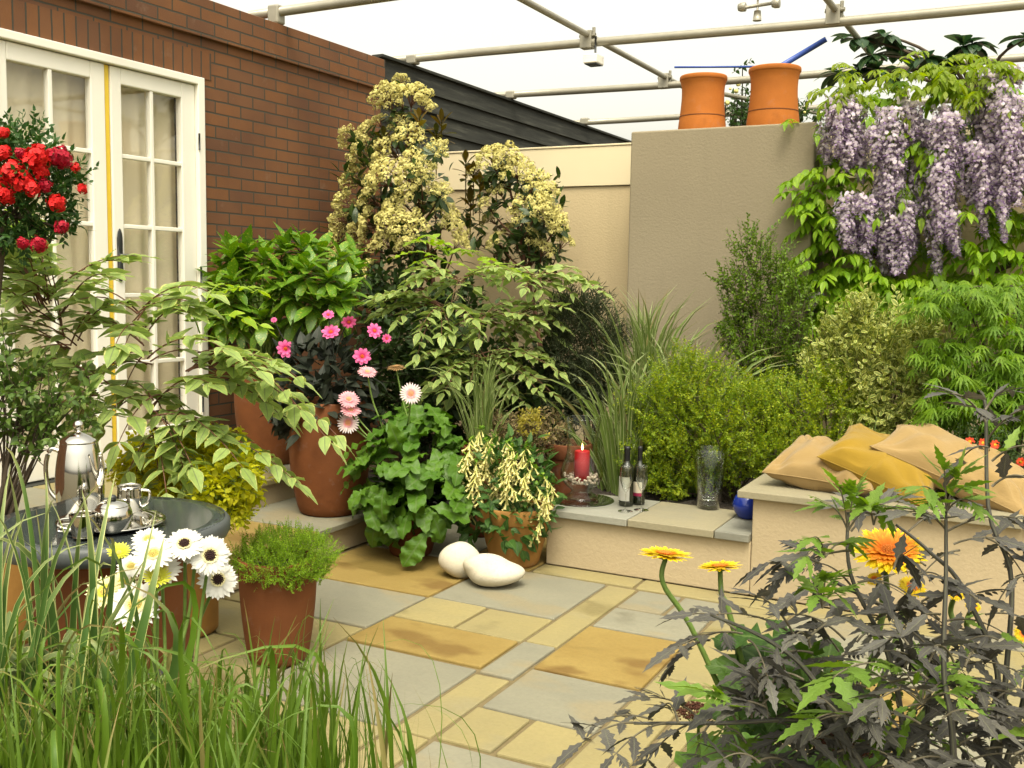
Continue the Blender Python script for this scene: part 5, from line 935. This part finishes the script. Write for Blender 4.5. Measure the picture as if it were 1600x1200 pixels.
# ================= golden foliage plant and moss mound =================
M_gold = leaf_mat('golden_leaf', (.60, .56, .02), (.48, .52, .022), rough=.5, trans=.5); GD = [spray_tpl(11, leaf(n=4, c=3, prof='ovate', w=.7, fold=.15, droop=.5, lobes=.18, lf=3), .36, 1.2, seed=s) for s in range(3)]; YG = pg[1]
shrub('golden_feverfew', 'bright yellow green feathery plant in the ochre pot behind the tea table', 'plant', (pg[0], pg[1], .42), [blob(300, 735, 52, YG), blob(350, 745, 44, YG), blob(240, 735, 45, YG+.05), blob(285, 775, 48, YG-.05, .8), blob(355, 780, 32, YG-.03), blob(325, 710, 36, YG+.05), blob(210, 745, 30, YG+.05), blob(372, 745, 34, YG-.18), blob(368, 785, 30, YG-.16), blob(335, 770, 34, YG-.2)], GD, 700, .10, [M_gold, M_stem], ntw=18, r0=.004)
M_moss = leaf_mat('mossy_leaf', (.18, .32, .010), (.28, .42, .016), rough=.6, trans=.4); MS = [spray_tpl(16, L_tiny, .16, 1.0, seed=s) for s in range(4)]; pm = np.array([-2.44, 2.86, 0.])
shrub('mossy_mound', 'fine bright green mossy mound filling the tapered terracotta pot', 'plant', (pm[0], pm[1], .36), [blob(440, 868, 62, pm[1], .55), blob(410, 872, 42, pm[1], .75), blob(475, 868, 42, pm[1], .8), blob(445, 885, 55, pm[1]-.05, .5), blob(455, 845, 40, pm[1], .5), blob(395, 885, 28, pm[1]-.03, .7), blob(492, 880, 24, pm[1], .8)], MS, 4200, .048, [M_moss, M_stem], updir=.8, shell=(.8, 1.1), ntw=8, r0=.003)
# red flowered standard, small leaved shrub at left
M_ver = leaf_mat('verbena_leaf', (.03, .085, .016), (.05, .12, .022), rough=.5, trans=.25); VE = [spray_tpl(9, leaf(n=5, c=3, prof='ovate', w=.55, fold=.2, droop=.3, teeth=.15), .34, 1.0, seed=s) for s in range(3)]; DV = 3.3
def wblob(px, py, rp, d, sq=1.0): c = W(px, py, d); r = rp*d/F; return c, np.array([r, r, r*sq])
vb = np.array([pl[0]-.09, pl[1]+.02, .5]); t = shrub('red_flowered_standard', 'ball of dark leaves studded with red flower heads in front of the white door', 'plant', vb, [wblob(35, 300, 66, DV), wblob(70, 325, 44, DV), wblob(10, 335, 56, DV), wblob(55, 255, 44, DV), wblob(-10, 260, 52, DV), wblob(25, 235, 40, DV), wblob(95, 290, 34, DV)], VE, 800, .085, [M_ver, M_stem], ntw=0)
g = G(); tube(g, spline([vb, vb+[.01, 0, .5], W(8, 330, DV)], 14), .011, 8); twigs(g, W(30, 340, DV), np.array([W(a, b, DV) for a, b in rr_(24, -20, 110, 220, 380)]), 24, .005); g.build('trunk', M_bark, t)
M_red = petal_mat('red_petal', (.45, .004, .006), (.62, .012, .012), (.70, .03, .02), trans=.15); M_redd = petal_mat('crimson_petal', (.30, .004, .015), (.42, .008, .03), (.48, .02, .04), trans=.15)
def redhead(mt, seed):
    r = np.random.default_rng(seed); g = G(); n = 46; k = np.arange(n); th = np.arccos(1-1.25*(k+.5)/n); a = k*2.4; Nn = np.stack([np.sin(th)*np.cos(a), np.sin(th)*np.sin(a), np.cos(th)], -1); tp = leaf(n=3, c=3, prof='petal', w=.85, fold=.12, droop=.4, wave=.05)
    for q in range(n):
        m = mZ(Nn[q:q+1]*r.uniform(.62, 1.12), unit(Nn[q:q+1]+.35*r.standard_normal((1, 3))), .44*r.uniform(.7, 1.15))[0]; aa = np.arange(5)/5*6.283; f = frames(np.zeros((5, 3)), np.stack([np.cos(aa), np.sin(aa), np.full(5, .25)], -1), (0, 0, 1), .9); g.inst(tp, m @ f)
    ball(g, (0, 0, .1), .55, 10, 8); return g.mesh('flower_head', mt)
RH = [redhead(M_red, 1), redhead(M_red, 2), redhead(M_redd, 3)]
for px, py, r, k in ((22, 270, 20, 0), (58, 248, 22, 1), (93, 246, 20, 2), (35, 285, 18, 1), (88, 317, 15, 0), (50, 295, 14, 0), (5, 240, 14, 0), (8, 305, 18, 1), (70, 290, 12, 2), (128, 295, 9, 0), (96, 355, 12, 2), (60, 383, 14, 2), (35, 380, 10, 2), (-4, 290, 16, 0), (32, 240, 10, 2), (118, 262, 8, 1), (64, 270, 12, 1), (5, 208, 10, 0)):
    p = W(px, py, DV-.15+abs(px-40)*.001); put('flower_head', RH[k], t, mZ(p, unit(CAMP-p+np.array([0, 0, .6])+rng.normal(0, .5, 3)), r*.85*DV/F)[0])
M_sml = leaf_mat('small_dark_leaf', (.07, .13, .022), (.11, .18, .03), rough=.4, trans=.25); sb_ = np.array([pl[0]-.06, pl[1], .5]); DS = 3.42
shrub('small_leaved_shrub', 'twiggy small leaved shrub filling the ochre pot by the doors', 'shrub', sb_, [wblob(40, 600, 60, DS), wblob(85, 630, 45, DS), wblob(20, 650, 55, DS), wblob(120, 650, 34, DS, .6), wblob(60, 680, 35, DS)], [spray_tpl(9, L_ov[0], .30, 1.0, seed=s) for s in range(3)], 210, .13, [M_sml, M_bark], shell=(.4, 1.1), ntw=30, r0=.006)
bg_ = wblob(0, 0, 10, 3)

# ================= foreground bed =================
g = G()
for x0, x1, y0, y1 in ((-2.6, -.55, .35, 1.72), (-.62, .6, .8, 2.05)):
    nx, ny = 30, 24; X, Yg = np.meshgrid(np.linspace(x0, x1, nx), np.linspace(y0, y1, ny)); e = np.minimum(np.minimum(X-x0, x1-X)/.25, np.minimum(Yg-y0, y1-Yg)/.25).clip(0, 1); Z = .20*e**.5+rng.normal(0, .006, X.shape)
    i = np.arange(ny-1)[:, None]*nx; j = np.arange(nx-1)[None]; g.add(np.stack([X, Yg, Z], -1).reshape(-1, 3), np.stack([i+j, i+j+1, i+nx+j+1, i+nx+j], -1).reshape(-1, 4))
structure(g.build('foreground_soil', M_soil))
M_gra = stripe_mat('green_grass_blade', (.065, .135, .007), (.115, .20, .012), (.125, .205, .018), .8)
def grassbed(name, label, n, x0, x1, d0, d1, top, topsd, width, mat, seed, droopy=.25, cat='grass', nseg=14, curveb=.08, kind=None):
    r = np.random.default_rng(seed); px = r.uniform(x0, x1, n); d = r.uniform(d0, d1, n); ty = np.maximum(top(px)+r.normal(0, topsd, n), top(px)-1.7*topsd); P0 = []; P1 = []
    for k in range(n):
        q = W(px[k], 1150, d[k]); P0.append([q[0]+r.normal(0, .03), q[1]+r.normal(0, .03), .16]); tp = W(px[k]+r.normal(0, 26)+r.normal(0, 45)*(r.random() < droopy), ty[k], d[k]+r.normal(0, .08)); P1.append(tp)
    P0, P1 = np.array(P0), np.array(P1); L_ = np.linalg.norm(P1-P0, axis=1); bd = np.stack([r.normal(0, curveb, n)*L_, r.normal(0, curveb, n)*L_, r.uniform(0, .05, n)*L_], -1); dr = r.random(n) < droopy; bd[dr, 2] += L_[dr]*r.uniform(.15, .35, dr.sum()); bd[dr, :2] *= 1.8
    t = thing(name, label, cat, (P0[:, 0].mean(), P0[:, 1].mean(), .16)); g = G(); blades(g, P0, P1, bd, width*r.uniform(.55, 1.25, n), nseg); g.build('blades', mat, t); return t
grassbed('meadow_grass', 'fine upright green grass filling the near left corner', 780, -60, 430, 1.35, 2.0, lambda x: 1088-30*np.sin(x/90)+.02*x, 46, .0118, M_gra, 5)
grassbed('meadow_grass', 'broad bladed green grass standing against the paving near the middle', 92, 395, 600, 1.45, 1.9, lambda x: 1040+.0*x, 62, .015, M_gra, 8, .0)
grassbed('fine_grass', 'sparse hair fine grass stems leaning over the paving', 80, 330, 650, 1.4, 1.95, lambda x: 1075+.0*x, 50, .0028, M_gra, 11, .4)
r_ = np.random.default_rng(3); n = 44; px = r_.uniform(-20, 130, n); P0 = np.array([W(a, 1150, 1.75)*[1, 1, 0]+[0, 0, .16] for a in px]); tips = [(25, 720), (45, 780), (100, 770), (150, 840), (215, 905), (175, 950), (180, 760), (10, 850), (60, 830), (230, 870), (-10, 760), (5, 800), (120, 870), (40, 950), (135, 1010), (140, 920)]
P1 = np.array([W(tips[k % len(tips)][0]+r_.normal(0, 25), tips[k % len(tips)][1]+r_.normal(0, 25), 1.72+r_.normal(0, .10)) for k in range(n)]); bd = np.stack([r_.normal(0, .06, n), r_.normal(0, .06, n), r_.uniform(.02, .16, n)], -1)
t = thing('striped_grass', 'cream striped ribbon grass arching over the near edge of the tea table', 'grass', P0.mean(0)); g = G(); blades(g, P0, P1, bd, .020*r_.uniform(.7, 1.3, n), 14); g.build('blades', M_rib2, t)
M_lamb = leaf_mat('grey_green_leaf', (.15, .20, .07), (.20, .25, .09), edge=(.34, .36, .14), ew=.85, en=.15, rough=.75, trans=.2); L_lam = V_(dict(n=6, c=5, prof='ellip', w=.36, fold=.25, droop=.5), dict(n=6, c=5, prof='ellip', w=.42, fold=.2, droop=.3)); D2 = 1.72
lb = W(120, 1130, D2)*[1, 1, 0]+[0, 0, .15]; t = thing('sage_plant', 'soft grey green leaves showing through the grass at lower left', 'plant', lb); g = G(); gs = G()
for px, py in ((60, 1060), (110, 1025), (150, 1045), (90, 1075), (130, 1070), (175, 1075), (40, 1030), (20, 1075), (200, 1090), (70, 1110), (150, 1110), (110, 1100), (10, 1000)):
    c = W(px, py, D2+rng.uniform(-.08, .1)); tube(gs, spline([lb+rng.normal(0, .05, 3)*[1, 1, 0], (lb+c)/2, c], 8), .003, 5); n = 8; a = np.arange(n)*2.4+rng.random(); el = np.linspace(.1, 1.2, n); D = np.stack([np.cos(a)*np.cos(el), np.sin(a)*np.cos(el), np.sin(el)], -1); tmix(L_lam, g, frames(c-[0, 0, .02], D, (0, 0, 1), rng.uniform(.05, .085, n)))
g.build('foliage', M_lamb, t); gs.build('stems', M_stem, t)
# white gerberas
M_wht = petal_mat('white_petal', (.62, .60, .40), (.70, .68, .60), (.72, .71, .66), a=.12, b=.35, trans=.2); M_crm = petal_mat('cream_petal', (.66, .58, .18), (.78, .70, .34), (.80, .74, .46), trans=.2); M_lime = petal_mat('lime_petal', (.45, .46, .03), (.62, .62, .05), (.66, .66, .10), trans=.25)
M_dkc = plain('dark_flower_centre', (.035, .012, .010), .8, .4, 90, .5); M_yc = plain('pale_flower_centre', (.62, .50, .14), .8, .3, 90, .5)
RG3 = ((1, .0, 0), (.9, .1, 0), (.36, .45, 1)); D_w = daisy(22, .24, RG3, .26, mats=[M_wht, M_crm], mc=M_yc); D_wd = daisy(22, .24, RG3, .3, mats=[M_wht, M_crm], mc=M_dkc); D_c = daisy(24, .2, ((1, .0, 0), (.9, .12, 0), (.6, .3, 0), (.36, .5, 1)), .25, mats=[M_crm, M_lime], mc=M_yc); D_l = daisy(20, .2, ((1, .35, 0), (.85, .6, 0), (.5, .9, 0)), .25, mats=[M_lime, M_lime], mc=M_yc)
DG = 2.30; wbp = W(250, 1110, DG)*[1, 1, 0]+[0, 0, .17]; t = thing('white_gerbera', 'cluster of white and cream gerbera flowers in front of the tea table', 'plant', wbp); gerb_leaves(t, wbp, 22, (.20, .34), (.5, 1.45), .08)
for px, py, r, nx, nz, md in ((211, 946, 42, -.12, .55, D_w), (164, 925, 31, -.3, .6, D_c), (190, 915, 30, -.1, 1.0, D_c), (328, 868, 33, .1, .1, D_wd), (340, 906, 33, .25, .35, D_wd), (240, 866, 33, -.2, 1.0, D_w), (252, 890, 32, -.1, .9, D_w), (288, 850, 31, -.1, .9, D_wd), (232, 843, 28, -.2, 1.3, D_w), (205, 885, 24, -.2, .9, D_w), (186, 864, 20, -.1, 1.2, D_l), (245, 905, 24, .2, 1.5, D_l), (305, 862, 26, -.3, 1.0, D_wd)):
    p = W(px, py, DG+rng.uniform(-.07, .05)); flower_at(t, md, p, unit(unit(CAMP-p)+RT*nx+np.array([0, 0, nz])), r*DG/F*1.04, wbp+rng.normal(0, .05, 3)*[1, 1, 0], rs=.0038)
M_jag = M_gerl
# yellow gerberas at right
M_yel = petal_mat('yellow_petal', (.78, .46, .010), (.80, .58, .010), (.80, .60, .015), trans=.2); M_yor = petal_mat('orange_petal', (.72, .12, .01), (.76, .22, .012), (.78, .40, .02), trans=.2); M_orc = plain('orange_flower_centre', (.62, .18, .02), .8, .3, 90, .5)
RY = ((1, .05, 0), (.92, .16, 0), (.80, .24, 0), (.62, .3, 0), (.42, .5, 1)); D_y = daisy(26, .19, RY, .25, mats=[M_yel, M_yor], mc=M_orc); D_y2 = daisy(28, .19, ((1, .05, 0), (.94, .15, 0), (.82, .28, 1), (.66, .42, 1), (.45, .7, 1)), .22, mats=[M_yel, M_yor], mc=M_orc); D_yd = daisy(22, .2, ((1, .1, 0), (.8, .4, 0)), .4, mats=[M_yel, M_yor], mc=M_dkc); DY = 2.0; M_gerd = leaf_mat('yellow_gerbera_leaf', (.036, .092, .010), (.07, .14, .016), rib=(.10, .17, .04), rough=.55, trans=.3)
yb_ = W(1270, 1140, DY)*[1, 1, 0]+[0, 0, .17]; t = thing('yellow_gerbera', 'yellow and orange gerbera flowers among toothed leaves at right', 'plant', yb_); gerb_leaves(t, yb_+[0, 0, .02], 40, (.24, .40), (.55, 1.4), .10); g = G()
for bx, by, tx_, ty_ in ((1215, 1060, 1130, 960), (1220, 1010, 1120, 965), (1230, 1040, 1150, 990), (1240, 1020, 1210, 950), (1250, 1060, 1260, 960), (1230, 1080, 1160, 1060), (1260, 1080, 1200, 1010), (1290, 1060, 1300, 980), (1200, 1110, 1120, 1110), (1240, 1120, 1180, 1090), (1280, 1100, 1330, 1010), (1300, 1120, 1390, 1050), (1260, 1130, 1230, 1030), (1320, 1130, 1350, 1070)):
    a, b = W(bx, by, DY+rng.uniform(-.05, .1)), W(tx_, ty_, DY+rng.uniform(-.12, .12)); g.inst(L_ger[rng.integers(3)], frames([a], [b-a], (0, 0, 1)+CAMP*.1-a*.1, np.linalg.norm(b-a)*1.05))
for _ in range(46):
    d_ = rng.uniform(1.8, 2.15); a = W(rng.uniform(1180, 1330), rng.uniform(1060, 1170), d_); b = W(rng.uniform(1090, 1340), rng.uniform(960, 1130), d_+rng.uniform(-.1, .15)); g.inst(L_ger[rng.integers(3)], frames([a], [b-a], unit(CAMP-a)+[0, 0, .8], np.clip(np.linalg.norm(b-a)*.9, .06, .125)))
g.build('leaves', M_gerd, t)
for px, py, r, nz3, md, via in ((1040, 868, 45, (.02, .08, 1), D_y, (1085, 990)), (1125, 887, 38, (-.12, .06, 1), D_y, (1140, 960)), (1388, 862, 58, (.08, -.42, .9), D_y2, (1380, 960)), (1425, 918, 24, (.3, -.4, .8), D_y, (1400, 1000)), (1494, 928, 15, (.2, -.6, .8), D_y, (1480, 1010)), (1520, 948, 13, (.2, -.5, .8), D_y, (1510, 1020)), (1300, 1038, 15, (-.1, -1, .3), D_yd, (1290, 1090)), (1600, 990, 16, (-.2, -1, .4), D_y, (1600, 1050)), (1366, 905, 14, (-.2, -.6, .7), D_y, (1370, 1000))):
    p = W(px, py, DY+rng.uniform(-.04, .04)); nv = unit(nz3); f = flower_at(t, md, p, nv, r*DY/F*1.02); q = p-nv*r*DY/F*.12; v = W(*via, DY+.02); g = G(); tube(g, spline([yb_+rng.normal(0, .05, 3)*[1, 1, 0], (yb_+v)/2+[0, 0, .02], v, q-nv*.05, q], 22), np.linspace(.0065, .0048, 22), 8); g.build('stem', M_stem, t)
# black lace elder
M_eld = leaf_mat('black_elder_leaf', (.066, .062, .056), (.105, .100, .082), rib=(.12, .12, .08), rough=.5, trans=.12); M_eldg = leaf_mat('green_elder_leaf', (.13, .23, .03), (.18, .28, .04), rough=.5, trans=.35)
def cutleaf(seed):
    r = np.random.default_rng(seed); g = G(); g.inst(leaf(n=7, c=3, prof='lance', w=.23, fold=.12, droop=.25), frames([(0, 0, 0)], [(0, 1, 0)], (0, 0, 1), 1.0))
    for sg in (1, -1):
        for y, L in ((.16, .36), (.36, .42), (.56, .33), (.74, .2)):
            y += r.normal(0, .02); g.inst(leaf(n=4, c=3, prof='lance', w=.32, fold=.12, droop=.2), frames([(0, y, -.02-.12*y*y)], [(sg*math.sin(.74), math.cos(.74), -.10-.15*y)], (0, 0, 1), L*r.uniform(.85, 1.12)))
    return g.tpl()
L_eld = V_(*[dict(n=q, c=3, prof='lance', w=w_, fold=.15, droop=d_, teeth=.30) for q, w_, d_ in ((11, .30, .3), (9, .34, .15), (11, .27, .5), (9, .30, -.1))])+[cutleaf(0)]
L_eldx = V_(dict(n=13, c=3, prof='lance', w=.40, fold=.15, droop=.35, teeth=.30), dict(n=15, c=3, prof='lance', w=.34, fold=.2, droop=.15, teeth=.36), dict(n=13, c=3, prof='lance', w=.44, fold=.1, droop=.5, teeth=.26))
DE = 1.72; eb = W(1540, 1190, DE)*[1, 1, 0]+[0, 0, .16]; t = thing('black_elder', 'dark purple cut leaved elder bush filling the near right corner', 'shrub', eb); M_estem = plain('elder_stalk', (.11, .095, .06), .6, .2, 40, .2); gl, gg, gs = G(), G(), G()
stems = [[(1560, 1190), (1572, 1050), (1580, 900), (1545, 800), (1540, 640), (1530, 610)], [(1490, 1200), (1475, 1050), (1478, 900), (1478, 800)], [(1420, 1200), (1390, 1030), (1330, 900), (1325, 800)], [(1350, 1200), (1270, 1060), (1200, 1000), (1110, 960)], [(1330, 1210), (1290, 1130), (1120, 1130), (990, 1130)], [(1560, 1120), (1510, 930), (1450, 860), (1400, 820)], [(1450, 1200), (1440, 1000), (1290, 900), (1280, 870)], [(1585, 1150), (1610, 950), (1600, 860)]]
for s_ in stems:
    dd = DE+rng.uniform(-.12, .2); P = [eb+rng.normal(0, .05, 3)*[1, 1, 0]]+[W(a, b, dd) for a, b in s_[0:]]; tube(gs, spline(P, 26), np.linspace(.0065, .0024, 26), 7, m=1)
el_ = [(1280, 880, 1200, 880), (1330, 850, 1220, 880), (1330, 860, 1215, 905), (1330, 830, 1400, 780), (1400, 830, 1340, 790), (1420, 830, 1500, 790), (1480, 830, 1420, 800), (1480, 830, 1590, 810), (1490, 850, 1590, 850), (1500, 860, 1440, 900), (1540, 840, 1600, 900), (1330, 900, 1250, 930), (1340, 910, 1420, 930), (1340, 930, 1280, 880), (1390, 950, 1300, 940), (1400, 950, 1480, 980), (1440, 940, 1520, 930), (1470, 960, 1400, 990), (1480, 970, 1570, 990), (1540, 960, 1620, 980),
      (1230, 985, 1120, 960), (1240, 990, 1180, 930), (1260, 1000, 1340, 960), (1270, 1020, 1180, 1040), (1150, 985, 1080, 960), (1160, 990, 1060, 1010), (1110, 1000, 1050, 1040), (1170, 1000, 1200, 1060), (1290, 1040, 1390, 1010), (1320, 1000, 1240, 960), (1360, 1020, 1450, 1040), (1380, 1040, 1300, 1060), (1420, 1060, 1330, 1110), (1430, 1080, 1530, 1060), (1500, 1040, 1590, 1050), (1490, 1080, 1400, 1140),
      (1000, 1130, 910, 1160), (1020, 1125, 930, 1130), (1040, 1130, 960, 1180), (1060, 1130, 1040, 1100), (1080, 1130, 1010, 1190), (1110, 1130, 1080, 1200), (1130, 1130, 1160, 1190), (1090, 1120, 1010, 1090), (1150, 1125, 1100, 1080), (1180, 1130, 1260, 1150), (1200, 1120, 1180, 1060), (1230, 1130, 1150, 1180), (1260, 1140, 1330, 1180), (1290, 1150, 1210, 1200), (1330, 1160, 1430, 1170), (1390, 1160, 1300, 1190), (1460, 1150, 1550, 1180), (1500, 1130, 1600, 1130), (1540, 1170, 1620, 1190), (1440, 1180, 1360, 1200),
      (1540, 690, 1600, 640), (1540, 660, 1485, 615), (1545, 700, 1500, 720), (1550, 720, 1620, 700), (1540, 640, 1580, 610), (1550, 760, 1610, 750), (1600, 900, 1560, 940), (1560, 1000, 1500, 1010), (1570, 1080, 1500, 1100), (1350, 1090, 1260, 1100), (1300, 1090, 1240, 1060)]
for _ in range(95):
    x, y = rng.uniform(1150, 1620), rng.uniform(1000, 1215); y = max(y, 985+.0*x+max(0, (1300-x)*.45)); a_ = rng.uniform(0, 6.283); L_ = rng.uniform(55, 115); el_.append((x, y, x+L_*math.cos(a_), y-abs(L_*math.sin(a_))*.45+14))
for _ in range(8):
    x, y = rng.uniform(1330, 1620), rng.uniform(850, 1000); a_ = rng.uniform(0, 6.283); L_ = rng.uniform(50, 100); el_.append((x, y, x+L_*math.cos(a_), y-abs(L_*math.sin(a_))*.4+14))
for bx, by, tx_, ty_ in el_:
    d0 = DE+rng.uniform(-.12, .2); gx = gg if rng.random() < .12 else gl; a, b = W(bx, by, d0), W(tx_, ty_, d0+rng.uniform(-.1, .1)); L_ = np.linalg.norm(b-a); compound(gx, gs, a, b, 2 if L_ < .10 else 3, .085*rng.uniform(.7, 1.2), L_eld, sag=.012, ang=50, dr=-.02, jitter=.26, rs=.0022, start=.3)
for bx, by, tips in ((1325, 830, [(1290, 790), (1335, 770), (1370, 790), (1310, 760)]), (1478, 800, [(1440, 760), (1475, 735), (1510, 760), (1500, 740), (1450, 785), (1520, 785)]), (1285, 950, [(1265, 915), (1290, 905), (1310, 930), (1275, 930)]), (1440, 1100, [(1340, 1050), (1400, 1040), (1490, 1060), (1380, 1140), (1410, 1150), (1450, 1050), (1500, 1090)]), (1290, 870, [(1270, 840), (1260, 870), (1330, 850)]), (1365, 820, [(1350, 790), (1380, 800)])):
    for tx_, ty_ in tips: d0 = DE-.08+rng.uniform(-.06, .06); compound(gg, gs, W(bx, by, DE-.06), W(tx_, ty_, d0), 3, .060, L_eld, sag=.012, ang=40, dr=.1, rs=.0018, start=.35)
gl.build('foliage', M_eld, t); gg.build('young_foliage', M_eldg, t); gs.build('stems', [M_estem, M_eld], t)
M_ach = plain('rust_flower_head', (.12, .045, .025), .9, .45, 120, .6)
for px, py, r in ((1092, 1115, 34), (1285, 1155, 36), (1340, 1170, 30)):
    p = W(px, py, 1.95); s_ = r*1.95/F; b = p*[1, 1, 0]+[0, 0, .16]; t = thing('yarrow', {1092: 'flat rusty flower head nearest the paving under the dark elder', 1285: 'wide flat rusty flower head low among the dark elder leaves', 1340: 'smaller rusty flower head beside the wide one under the elder'}[px], 'flower', b, 'rusty flower heads under the elder'); g = G(); n = 260; k = np.arange(n); rr = s_*np.sqrt((k+.5)/n); a = k*2.4; P = p+np.stack([rr*np.cos(a), rr*np.sin(a), .012*(1-(rr/s_)**2)+rng.normal(0, .003, n)], -1); g.inst(IC, mZ(P, (0, 0, 1), rng.uniform(.0018, .0034, n))); g.build('flower_head', M_ach, t)
    g = G(); tube(g, spline([b, (b+p)/2+[.01, 0, 0], p-[0, 0, .03]], 10), .003, 6)
    for q in range(0, n, 9): tube(g, [p-[0, 0, .03], P[q]], .0008, 4)
    g.build('stem', M_stem, t)
